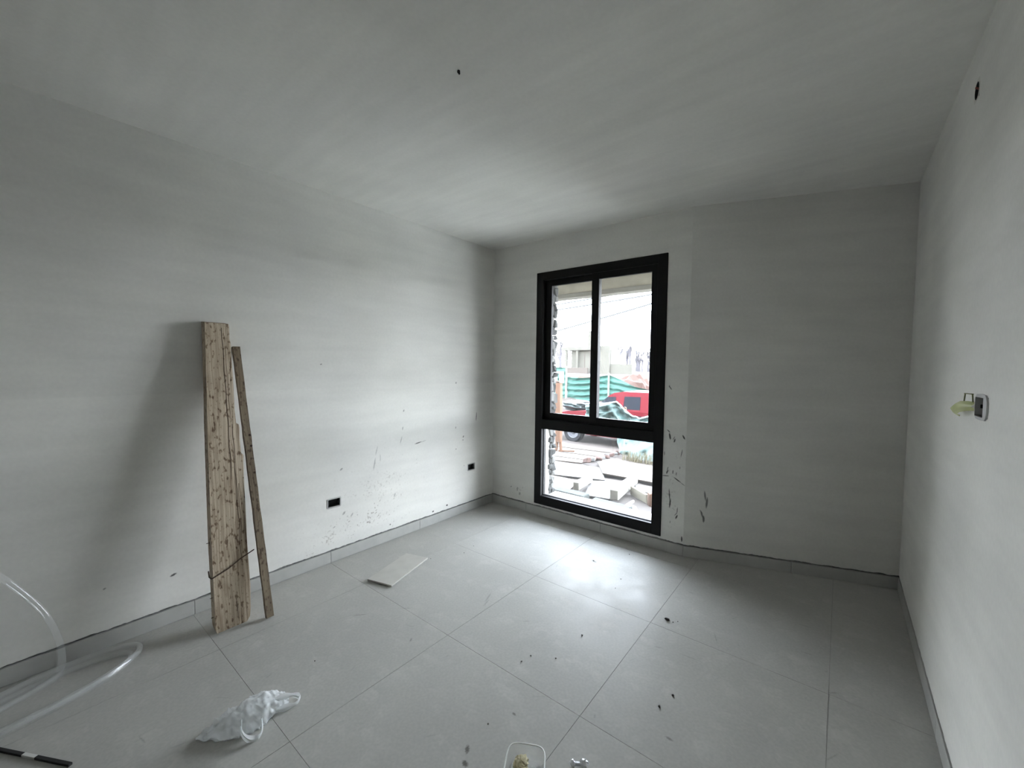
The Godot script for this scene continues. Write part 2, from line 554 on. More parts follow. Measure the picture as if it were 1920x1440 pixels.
func room() -> void:
	var base := Color(0.872, 0.867, 0.844)
	var lm := []       # marks on the left wall: u runs from the far end of the wall (u = ZB - z)
	for p in [[0.53, 1.26, 0.018, 1.5, 0.008, 0.7], [0.253, 0.92, 0.085, 1.5, 0.008, 0.85], [0.969, 0.757, 0.07, 0.15, 0.007, 0.8], [0.91, 0.763, 0.06, 0.2, 0.004, 0.3], [0.525, 0.636, 0.012, 1.2, 0.01, 0.5], [0.435, 0.71, 0.012, 1.4, 0.009, 0.6], [0.53, 0.84, 0.02, 1.4, 0.01, 0.45], [0.43, 0.742, 0.02, 1.0, 0.012, 0.6], [1.118, 1.045, 0.02, 1.2, 0.012, 0.4], [1.128, 0.90, 0.03, 1.4, 0.008, 0.35], [1.144, 0.805, 0.06, 1.3, 0.006, 0.35], [1.373, 0.752, 0.07, 1.3, 0.008, 0.2], [1.392, 0.651, 0.09, 1.4, 0.010, 0.25], [1.34, 0.69, 0.06, 1.6, 0.008, 0.16], [1.663, 0.661, 0.025, 0.6, 0.012, 0.35], [1.805, 1.421, 0.015, 0.3, 0.008, 0.4], [2.632, 0.264, 0.028, 0.3, 0.01, 0.75], [1.645, 0.333, 0.03, 0.8, 0.014, 0.3], [1.207, 0.362, 0.035, 1.2, 0.014, 0.22], [1.582, 0.304, 0.03, 0.9, 0.012, 0.25], [0.419, 0.459, 0.012, 0.7, 0.008, 0.3], [0.636, 0.128, 0.02, 0.2, 0.014, 0.85], [0.802, 0.115, 0.02, 0.2, 0.013, 0.8], [1.25, 0.13, 0.012, 0.3, 0.010, 0.7], [2.9, 0.3, 0.012, 0.4, 0.008, 0.4], [1.72, 0.25, 0.02, 0.4, 0.008, 0.3]]:
		lm.append([ZC - p[0], p[1], p[2], p[3], p[4], p[5]])
	var t_left := plaster_picture(2040, 900, ZC, H, base, 100, lm, [[1.255, -0.012]], [[ZC - 1.42, 0.22, 0.45, 0.2, 0.5], [ZC - 1.3, 0.45, 0.6, 0.45, 0.18], [ZC - 1.75, 0.2, 0.35, 0.18, 0.3]])
	var pm := []
	for p in [[1.793, 1.273, 0.035, 2.2, 0.006, 0.75], [1.785, 1.285, 0.02, 1.2, 0.004, 0.5], [1.8, 0.901, 0.05, 1.75, 0.012, 0.85], [1.79, 0.94, 0.03, 2.4, 0.008, 0.6], [1.836, 0.872, 0.03, 1.3, 0.010, 0.7], [1.83, 0.89, 0.03, 1.1, 0.006, 0.5], [1.902, 0.905, 0.035, 2.1, 0.010, 0.85], [1.89, 0.782, 0.06, 1.4, 0.006, 0.55], [1.763, 0.764, 0.03, 1.6, 0.006, 0.5], [1.864, 0.575, 0.06, 2.6, 0.008, 0.8], [1.904, 0.55, 0.035, 2.6, 0.005, 0.5], [1.809, 0.45, 0.09, 1.65, 0.007, 0.8], [1.815, 0.385, 0.07, 1.5, 0.010, 0.85], [1.866, 0.29, 0.035, 1.2, 0.010, 0.8], [1.87, 0.34, 0.05, 1.5, 0.006, 0.6], [1.86, 0.31, 0.03, 1.0, 0.006, 0.5], [1.909, 0.13, 0.04, 1.6, 0.010, 0.85], [1.788, 0.625, 0.035, 1.2, 0.010, 0.75], [1.776, 0.592, 0.05, 0.1, 0.006, 0.75], [1.79, 0.65, 0.03, 1.3, 0.007, 0.5], [1.83, 0.63, 0.03, 1.5, 0.008, 0.55], [1.855, 0.62, 0.025, 1.5, 0.007, 0.5], [1.88, 0.67, 0.02, 1.5, 0.006, 0.5], [1.82, 0.24, 0.02, 1.4, 0.006, 0.4], [0.33, 0.2, 0.04, 1.4, 0.02, 0.25], [0.36, 0.16, 0.03, 1.4, 0.02, 0.3], [0.25, 0.21, 0.02, 0.5, 0.012, 0.25]]:
		pm.append(p)
	var t_back := plaster_picture(760, 1024, XB, H, base, 200, pm, [], [[0.35, 0.2, 0.18, 0.12, 0.35], [1.83, 0.5, 0.1, 0.5, 0.25]])
	var am := [[0.139, 0.48, 0.07, 1.7, 0.012, 0.5], [0.152, 0.43, 0.08, 1.5, 0.014, 0.55], [0.122, 0.337, 0.05, 1.9, 0.012, 0.55], [0.134, 0.305, 0.05, 1.6, 0.014, 0.6], [0.115, 0.36, 0.03, 2.2, 0.008, 0.4]]
	var t_angled := plaster_picture(600, 1024, 1.297, H, base, 300, am, [[2.455, -0.014]], [])
	var t_right := plaster_picture(1400, 800, ZB + 0.424, H, base, 400, [], [], [])
	var t_ceiling := plaster_picture(700, 1400, 3.6, 7.2, base, 500, [], [], [])
	var pl := func(t: ImageTexture) -> StandardMaterial3D:
		var m := mat(Color.WHITE, 0.9, 0.0, 0.3)
		m.albedo_texture = t
		return m
	# left wall, with two empty switch boxes
	wall("wall_left", Vector3(0, 0, ZC), Vector3(0, 0, -1), Vector3(1, 0, 0), ZC, [[ZC - 1.768, 0.397, ZC - 1.672, 0.461, false], [ZC - 0.369, 0.398, ZC - 0.273, 0.462, false]], 0.2, 0.3, 0.3, pl.call(t_left), 1)
	wall("wall_back", Vector3.ZERO, Vector3(1, 0, 0), Vector3(0, 0, 1), XB, [[0.56, 0.13, 1.73, 2.275, true]], 0.2, 0.3, 0.0, pl.call(t_back), 2)
	var d2 := Vector3(cos(A2), 0, -sin(A2))
	var n2 := Vector3(sin(A2), 0, cos(A2))
	wall("wall_angled", Vector3(XB, 0, 0), d2, n2, 1.297, [], 0.2, 0.0, 0.3, pl.call(t_angled), 3)
	wall("wall_right", Vector3(W, 0, -0.424), Vector3(0, 0, 1), Vector3(-1, 0, 0), ZB + 0.424, [[1.672, 1.284, 1.796, 1.348, false], [1.37, 2.395, 1.44, 2.46, false]], 0.2, 0.3, 0.3, pl.call(t_right), 4)
	wall("wall_front", Vector3(W, 0, ZB), Vector3(-1, 0, 0), Vector3(0, 0, -1), W - XC, [], 0.2, 0.3, 0.0, pl.call(t_right), 5)
	wall("wall_added_passage", Vector3(XC, 0, ZB), Vector3(0, 0, 1), Vector3(-1, 0, 0), ZC - ZB, [], 0.2, 0.0, 0.3, pl.call(t_right), 6)  # walls of the added passage, which darkens the near end of the room
	wall("wall_added_end", Vector3(XC, 0, ZC), Vector3(-1, 0, 0), Vector3(0, 0, -1), XC, [], 0.2, 0.3, 0.3, pl.call(t_right), 7)
	skirting("baseboard_left", Vector3(0, 0, 0), Vector3(0, 0, 1), Vector3(1, 0, 0), ZC, 0.157)
	skirting("baseboard_back", Vector3(0, 0, 0), Vector3(1, 0, 0), Vector3(0, 0, 1), XB, 0.443)
	skirting("baseboard_angled", Vector3(XB, 0, 0), d2, n2, 1.297, 0.7)
	skirting("baseboard_right", Vector3(W, 0, -0.424), Vector3(0, 0, 1), Vector3(-1, 0, 0), ZB + 0.424, 0.58)
	skirting("baseboard_front", Vector3(W, 0, ZB), Vector3(-1, 0, 0), Vector3(0, 0, -1), W - XC, 0.3)
	# ceiling slab
	var st := mb()
	quad(st, Vector3(-0.2, H, -0.6), Vector3(W + 0.2, H, -0.6), Vector3(W + 0.2, H, ZC + 0.2), Vector3(-0.2, H, ZC + 0.2), Vector2(0, 0), Vector2(1, 0), Vector2(1, 1), Vector2(0, 1))
	var ceil_root := structure("ceiling")
	build(st, "plaster_coat", pl.call(t_ceiling), ceil_root)
	st = mb()
	bx(st, Vector3(-0.5, H + 0.002, -0.62), Vector3(W + 0.5, H + 0.25, ZC + 0.5))
	build(st, "slab", M.concrete, ceil_root)
	# floor: porcelain tiles laid in a 0.795 m grid over a screed
	var fl := structure("floor")
	st = mb()
	bx(st, Vector3(-0.2, -0.2, -0.7), Vector3(W + 0.3, -0.002, ZC + 0.2))
	build(st, "screed", M.grout, fl)
	var pics := floor_pictures()
	var fm := mat(Color.WHITE, 1.0, 0.0, 0.15)
	fm.albedo_texture = pics[0]
	fm.roughness_texture = pics[1]
	fm.roughness_texture_channel = BaseMaterial3D.TEXTURE_CHANNEL_RED
	M.floor_tile = fm
	var outline := PackedVector2Array([Vector2(-0.006, 0.006 - 0.012), Vector2(XB, -0.006), Vector2(W + 0.006, -0.43), Vector2(W + 0.006, ZB), Vector2(XC, ZB), Vector2(XC, ZC), Vector2(-0.006, ZC)])
	var g := 0.0009
	for i in range(-1, 5):
		for j in range(-2, 9):
			var x0 := 0.443 + 0.7903 * (i - 0)
			var z0 := 0.1575 + 0.797 * j
			var cell := PackedVector2Array([Vector2(x0 + g, z0 + g), Vector2(x0 + 0.7903 - g, z0 + g), Vector2(x0 + 0.7903 - g, z0 + 0.797 - g), Vector2(x0 + g, z0 + 0.797 - g)])
			for poly in Geometry2D.intersect_polygons(outline, cell):
				var tile := mb()
				var p: PackedVector2Array = poly
				if p.size() < 3:
					continue
				var ix := Geometry2D.triangulate_polygon(p)
				for k in range(0, ix.size(), 3):
					var q := [p[ix[k]], p[ix[k + 1]], p[ix[k + 2]]]
					if (q[1] - q[0]).cross(q[2] - q[0]) > 0:
						q.reverse()
					for v in [q[0], q[2], q[1]]:
						tile.set_uv(Vector2(v.x / 4.9, (v.y + 0.55) / 4.9))
						tile.add_vertex(Vector3(v.x, 0, v.y))
				for k in p.size():
					var a: Vector2 = p[k]
					var b: Vector2 = p[(k + 1) % p.size()]
					quad(tile, Vector3(a.x, -0.009, a.y), Vector3(b.x, -0.009, b.y), Vector3(b.x, 0, b.y), Vector3(a.x, 0, a.y), a / 4.9, b / 4.9, b / 4.9, a / 4.9)
				build(tile, "floor_tile", fm, fl)

# ------------------------------------------------------------------ window
func ring(st: SurfaceTool, x0: float, y0: float, x1: float, y1: float, l: float, r: float, b: float, t: float, z0: float, z1: float, bevel := 0.003) -> void:
	bx(st, Vector3(x0, y0, z0), Vector3(x0 + l, y1, z1), bevel)
	bx(st, Vector3(x1 - r, y0, z0), Vector3(x1, y1, z1), bevel)
	bx(st, Vector3(x0 + l - 0.003, y0, z0), Vector3(x1 - r + 0.003, y0 + b, z1), bevel)
	bx(st, Vector3(x0 + l - 0.003, y1 - t, z0), Vector3(x1 - r + 0.003, y1, z1), bevel)

func window() -> void:
	var root := structure("window_1")
	var st := mb()
	ring(st, 0.5385, 0.110, 1.7513, 2.296, 0.0755, 0.0755, 0.085, 0.072, -0.075, 0.010)
	bx(st, Vector3(0.61, 0.836, -0.075), Vector3(1.68, 0.925, 0.010), 0.003)
	build(st, "outer_frame", M.black_frame, root)
	# sliding sashes: the right one runs in the inner track
	for s in [[0.612, 1.172, -0.062, -0.034], [1.108, 1.678, -0.030, -0.002]]:
		st = mb()
		ring(st, s[0], 0.924, s[1], 2.226, 0.068, 0.064 if s[0] < 1.0 else 0.052, 0.064, 0.056, s[2], s[3], 0.002)
		var sash := build(st, "sash", M.black_frame, root)
		st = mb()
		bx(st, Vector3(s[0] + 0.062, 0.98, (s[2] + s[3]) / 2 - 0.002), Vector3(s[1] - 0.05, 2.176, (s[2] + s[3]) / 2 + 0.002))
		build(st, "pane", M.glass, sash)
		st = mb()
		bx(st, Vector3(s[0] + (0.02 if s[0] > 1.0 else 0.515), 1.42, s[3]), Vector3(s[0] + (0.032 if s[0] > 1.0 else 0.527), 1.56, s[3] + 0.006), 0.002)
		build(st, "pull_handle", M.gasket, sash)
	st = mb()
	bx(st, Vector3(0.61, 0.19, -0.042), Vector3(1.68, 0.84, -0.038))
	build(st, "pane", M.glass, root)
	st = mb()
	ring(st, 0.612, 0.193, 1.678, 0.838, 0.008, 0.008, 0.008, 0.008, -0.05, -0.03, 0.001)
	build(st, "glazing_bead", M.gasket, root)

# ------------------------------------------------------------------ scene
func _ready() -> void:
	rng.seed = 7
	# camera
	var cam := Camera3D.new()
	cam.name = "camera"
	add_child(cam)
	cam.position = Vector3(2.8046, 1.4269, 3.1949)
	cam.rotation = Vector3(-0.0447, 0.6753, 0.0117)
	cam.fov = rad_to_deg(2.0 * atan(720.0 / 769.84))
	cam.near = 0.02
	cam.current = true
	# overcast sky
	var sm := ProceduralSkyMaterial.new()
	sm.sky_top_color = c8(180, 192, 208)
	sm.sky_horizon_color = c8(242, 248, 255)
	sm.sky_curve = 0.3
	sm.ground_horizon_color = c8(80, 76, 72)
	sm.ground_bottom_color = c8(70, 64, 58)
	sm.sky_energy_multiplier = 1.0
	sm.ground_energy_multiplier = 1.0
	var sky := Sky.new()
	sky.sky_material = sm
	var env := Environment.new()
	env.background_mode = Environment.BG_SKY
	env.sky = sky
	env.background_energy_multiplier = 45.0
	env.tonemap_mode = Environment.TONE_MAPPER_LINEAR
	env.tonemap_exposure = 1.0
	env.sdfgi_enabled = true
	env.ssao_enabled = true
	env.ssil_enabled = true
	var we := WorldEnvironment.new()
	we.name = "environment"
	we.environment = env
	add_child(we)
	materials()
	room()
	window()
	facade()
	ground()
	boxes()
	leaning_timber()
	floor_litter()
	yard()
	truck()
	far_away()


# ------------------------------------------------------------------ outside of the house
func facade() -> void:
	var root := structure("wall_facade")
	var st := mb()
	# masonry cladding and neighbouring bays of the same house
	bx(st, Vector3(-7.0, -0.6, -0.31), Vector3(0.44, 3.3, -0.2))
	bx(st, Vector3(-7.0, -0.6, -0.2), Vector3(-0.2, 3.3, 0.0))
	bx(st, Vector3(1.84, -0.6, -0.31), Vector3(2.0, 2.6, -0.2))
	bx(st, Vector3(0.44, -0.6, -0.31), Vector3(1.84, 0.02, -0.2))
	bx(st, Vector3(0.44, 2.39, -0.31), Vector3(1.84, 2.47, -0.2))
	bx(st, Vector3(-7.0, 2.86, -0.5), Vector3(8.0, 3.4, -0.2))
	bx(st, Vector3(3.3, -0.6, -0.75), Vector3(9.0, 3.4, -0.5))
	build(st, "masonry", M.render, root)
	# smooth white reveals round the window
	st = mb()
	bx(st, Vector3(0.52, 0.12, -0.215), Vector3(0.5605, 2.29, -0.078))
	bx(st, Vector3(1.7295, 0.12, -0.215), Vector3(1.77, 2.29, -0.078))
	bx(st, Vector3(0.52, 2.274, -0.31), Vector3(1.77, 2.32, -0.078))
	build(st, "reveal", M.jamb, root)
	st = mb()
	box(st, Vector3(1.17, 0.05, 0.27), Transform3D(Basis(Vector3(1, 0, 0), 0.06), Vector3(1.145, 0.118, -0.2)), 0.004)
	build(st, "sill", M.jamb, root)
	st = mb()
	bx(st, Vector3(-3.0, -0.4, -0.82), Vector3(3.0, -0.09, -0.3))
	build(st, "apron", M.mortar, root)
	var path := structure("path")  # unseen pale paving, added to bounce daylight up to the ceiling
	st = mb()
	for i in 4:
		for j in 5:
			var x0 := 1.75 + 1.5 * i
			var z0 := -0.95 - 1.5 * j
			beam(st, Vector3(x0, -0.07 + 0.11 * (z0 - 0.75 + 0.3), z0 - 0.75), Vector3(x0 + 1.48, -0.07 + 0.11 * (z0 - 0.75 + 0.3), z0 - 0.75), 1.48, 0.1)
	build(st, "bounce_paving", M.jamb, path)
	# the broken, unfaced stones at the outer corner of the left jamb, and their twins on the right
	var tones := [M.stone_a, M.stone_b, M.stone_c]
	var r := RandomNumberGenerator.new()
	r.seed = 12
	for side in [0, 1]:
		for col in 2:
			var y := 0.02 if col == 0 else -0.02
			while y < 2.42:
				var hgt := r.randf_range(0.045, 0.11)
				st = mb()
				var dz := -0.232 - 0.052 * col + r.randf_range(-0.006, 0.006)
				var px := 0.511 + r.randf_range(-0.006, 0.016) if side == 0 else 1.779 - r.randf_range(-0.006, 0.016)
				rng.seed = int(y * 1000) + col * 31 + side * 77
				box(st, Vector3(0.11, hgt - 0.008, 0.058), Transform3D(Basis(Vector3(1, 0, 0), r.randf_range(-0.12, 0.12)), Vector3(px, y + hgt / 2, dz)), 0.007, 0.009)
				build(st, "stone", tones[r.randi() % 3], root)
				y += hgt
	var ov := structure("porch_roof")
	st = mb()
	bx(st, Vector3(-5.0, 2.467, -1.45), Vector3(1.9, 2.86, -0.2))
	bx(st, Vector3(1.9, 2.467, -1.45), Vector3(6.0, 2.86, -0.78))
	build(st, "slab", M.soffit, ov)
	st = mb()
	bx(st, Vector3(-5.0, 2.335, -1.45), Vector3(6.0, 2.467, -1.3))
	build(st, "edge_beam", M.concrete, ov)
	st = mb()
	bx(st, Vector3(-5.0, 2.283, -1.46), Vector3(6.0, 2.337, -1.288), 0.004)
	build(st, "drip_board", M.concrete_pale, ov)

func gy(x: float, z: float) -> float:
	var y := -0.10 + 0.11 * (minf(z, -0.3) + 0.3)
	if z < -8.4:
		y = -0.991
	var n := bump.get_noise_2d(x, z)
	if z < -9.9:      # the bank of dug soil behind the truck, then the plain
		y = lerpf(-0.991, 0.02 + 0.12 * bump.get_noise_2d(x * 0.7 + 50.0, z), smoothstep(0.0, 1.0, clampf((-9.9 - z) / 1.9, 0.0, 1.0)))
		y += 0.5 * smoothstep(0.0, 1.0, clampf((-z - 14.0) / 25.0, 0.0, 1.0))
	return y + n * (0.02 if z > -9.9 else 0.06)

var bump := FastNoiseLite.new()

func ground() -> void:
	bump = noise(3, 0.9, 3)
	var zs := [-0.2]
	while zs[-1] > -150.0:
		zs.append(zs[-1] - maxf(0.22, -zs[-1] * 0.04))
	var xs := [-90.0]
	while xs[-1] < 40.0:
		xs.append(xs[-1] + (0.3 if xs[-1] > -9.0 and xs[-1] < 3.0 else 2.0))
	var st := mb()
	st.set_smooth_group(0)
	for j in zs.size() - 1:
		for i in xs.size() - 1:
			quad(st, Vector3(xs[i], gy(xs[i], zs[j]), zs[j]), Vector3(xs[i + 1], gy(xs[i + 1], zs[j]), zs[j]), Vector3(xs[i + 1], gy(xs[i + 1], zs[j + 1]), zs[j + 1]), Vector3(xs[i], gy(xs[i], zs[j + 1]), zs[j + 1]))
	build(st, "ground", M.soil).set_meta("kind", "structure")

# ------------------------------------------------------------------ empty electrical boxes
func boxes() -> void:
	for k in [[1.72, 0.429, "empty black switch box in the left wall above the dirty patch", 0], [0.321, 0.430, "empty black switch box in the left wall next to the window corner", 1]]:
		var o := thing("switch_box", k[2], "switch box", Vector3(0, k[1], k[0]), "recessed wall boxes")
		var st := mb()
		# lip round the opening
		rim(st, 0.106, 0.073, 0.090, 0.056, 0.010, Transform3D(Basis(Vector3(0, 0, -1), Vector3(0, 1, 0), Vector3(1, 0, 0)), Vector3(0.0005, 0, 0)), 0.003)
		build(st, "rim", M.box_grey, o)
		st = mb()
		shell(st, Vector3(-0.044, -0.031, -0.047), Vector3(0.0, 0.031, 0.047))
		build(st, "inner_box", M.box_dark, o)
		for s in [-1, 1]:
			st = mb()
			bx(st, Vector3(-0.012, -0.006, s * 0.038 - 0.006), Vector3(-0.004, 0.006, s * 0.038 + 0.006), 0.001)
			build(st, "screw_lug", M.box_dark, o)
	# on the right wall: rounded grey box with a scrap of film hanging from it
	var b := thing("outlet_box", "rounded grey wall box with dark opening in the right wall", "switch box", Vector3(W, 1.316, 1.31), "recessed wall boxes")
	var st := mb()
	rim(st, 0.142, 0.080, 0.094, 0.060, 0.034, Transform3D(Basis(Vector3(0, 0, 1), Vector3(0, 1, 0), Vector3(-1, 0, 0)), Vector3(-0.0005, 0, 0)), 0.007)
	build(st, "rim", M.box_grey, b)
	st = mb()
	shell(st, Vector3(0.044, -0.031, -0.058), Vector3(0.0, 0.031, 0.058))
	build(st, "inner_box", M.box_dark, b)
	for s in [-1, 1]:
		st = mb()
		bx(st, Vector3(0.004, -0.006, s * 0.05 - 0.006), Vector3(0.012, 0.006, s * 0.05 + 0.006), 0.001)
		build(st, "screw_lug", M.box_dark, b)
	# the scrap of yellowish film
	var f := thing("plastic_scrap", "yellow-green strip of plastic film stuck beside the right wall box", "plastic scrap", Vector3(W, 1.316, 1.24))
	st = mb()
	st.set_smooth_group(0)
	var path := [[Vector3(-0.004, -0.002, 0.010), 0.022], [Vector3(-0.022, -0.004, -0.035), 0.026], [Vector3(-0.032, -0.010, -0.080), 0.03], [Vector3(-0.03, -0.020, -0.125), 0.03], [Vector3(-0.018, -0.034, -0.165), 0.026], [Vector3(-0.012, -0.04, -0.19), 0.010]]
	for i in path.size() - 1:
		var a: Vector3 = path[i][0]
		var c: Vector3 = path[i + 1][0]
		var wa: float = path[i][1]
		var wc: float = path[i + 1][1]
		for k in 4:
			var v0 := -0.5 + k / 4.0
			var v1 := -0.25 + k / 4.0
			var bow := func(p: Vector3, w: float, v: float) -> Vector3: return p + Vector3(-0.010 * cos(v * 5.0), v * w * 1.25, 0)
			quad(st, bow.call(a, wa, v0), bow.call(c, wc, v0), bow.call(c, wc, v1), bow.call(a, wa, v1))
	build(st, "film", M.yellow_film, f)
	st = mb()      # its square loop
	for e in [[Vector3(-0.006, 0.006, -0.010), Vector3(-0.008, 0.036, -0.012)], [Vector3(-0.008, 0.036, -0.012), Vector3(-0.016, 0.036, -0.062)], [Vector3(-0.016, 0.036, -0.062), Vector3(-0.018, 0.004, -0.062)]]:
		beam(st, e[0], e[1], 0.006, 0.003)
	build(st, "loop", M.yellow_film_dark, f)
	# round box high on the right wall
	var c := thing("ceiling_corner_box", "small round dark hole high in the right wall near the ceiling", "wall box", Vector3(W, 2.428, 0.981))
	st = mb()
	lathe(st, [Vector2(0.030, 0.001), Vector2(0.030, -0.045), Vector2(0.0, -0.045)], 14, Transform3D(Basis(Vector3(0, 0, 1), Vector3(-1, 0, 0), Vector3(0, -1, 0)), Vector3.ZERO))
	build(st, "sleeve", M.box_dark, c)
	st = mb()
	for k in 20:      # broken plaster lip between the round sleeve and its opening
		var g0 := TAU * k / 20
		var g1 := TAU * (k + 1) / 20
		var sq := func(g: float) -> Vector3:
			var d := Vector2(cos(g), sin(g))
			return Vector3(0, d.y, d.x) * (0.037 / maxf(absf(d.x), absf(d.y)))
		quad(st, sq.call(g0) + Vector3(-0.0006, 0, 0), sq.call(g1) + Vector3(-0.0006, 0, 0), Vector3(-0.0006, sin(g1) * 0.029, cos(g1) * 0.029), Vector3(-0.0006, sin(g0) * 0.029, cos(g0) * 0.029))
	build(st, "plaster_lip", M.jamb, c)
	st = mb()
	tube(st, [Vector3(0.03, -0.01, 0.0), Vector3(0.006, 0.002, 0.004), Vector3(-0.004, 0.012, 0.0)], [0.003], 6)
	build(st, "wire", M.red_wire, c)
	# wire end in the ceiling
	var w := thing("ceiling_wire", "tiny black wire stub poking out of the white ceiling", "wire", Vector3(1.568, H, 2.015))
	st = mb()
	tube(st, [Vector3(0, 0.02, 0), Vector3(0.001, -0.006, 0.001), Vector3(0.006, -0.014, 0.002)], [0.006, 0.006, 0.004], 7)
	build(st, "stub", M.gasket, w)

# a flat frame with rounded outer corners, in local x, y, its thickness along +z
func rim(st: SurfaceTool, ow: float, oh: float, iw: float, ih: float, rad: float, t: Transform3D, thick: float) -> void:
	var n := 32
	var O := []
	var I := []
	for k in n:
		var a := TAU * (k + 0.5) / n
		var d := Vector2(cos(a), sin(a))
		var corner := func(w: float, h: float, r: float) -> Vector2:
			var q := Vector2(clampf(d.x * 10.0, -1, 1) * (w / 2 - r), clampf(d.y * 10.0, -1, 1) * (h / 2 - r))
			if absf(d.x) < 0.2:
				q.x = d.x / 0.2 * (w / 2 - r)
			if absf(d.y) < 0.2:
				q.y = d.y / 0.2 * (h / 2 - r)
			return q + d * r if absf(d.x) >= 0.2 and absf(d.y) >= 0.2 else q + Vector2(signf(d.x) * r if absf(d.y) < 0.2 else 0.0, signf(d.y) * r if absf(d.x) < 0.2 else 0.0)
		O.append(corner.call(ow, oh, rad))
		I.append(corner.call(iw, ih, 0.004))
	var V := func(p: Vector2, z: float) -> Vector3: return t * Vector3(p.x, p.y, z)
	for k in n:
		var m := (k + 1) % n
		quad(st, V.call(I[k], thick), V.call(O[k], thick * 0.6), V.call(O[m], thick * 0.6), V.call(I[m], thick))
		quad(st, V.call(O[k], 0), V.call(O[m], 0), V.call(O[m], thick * 0.6), V.call(O[k], thick * 0.6))
		quad(st, V.call(I[k], thick), V.call(I[m], thick), V.call(I[m], -0.012), V.call(I[k], -0.012))

# open box seen from inside: its mouth is the x = 0 side
func shell(st: SurfaceTool, lo: Vector3, hi: Vector3) -> void:
	var x := lo.x
	bx(st, Vector3(x, lo.y, lo.z), Vector3(x * 0.97, hi.y, hi.z))
	bx(st, Vector3(x, lo.y, lo.z), Vector3(0, lo.y + 0.0015, hi.z))
	bx(st, Vector3(x, hi.y - 0.0015, lo.z), Vector3(0, hi.y, hi.z))
	bx(st, Vector3(x, lo.y, lo.z), Vector3(0, hi.y, lo.z + 0.0015))
	bx(st, Vector3(x, lo.y, hi.z - 0.0015), Vector3(0, hi.y, hi.z))

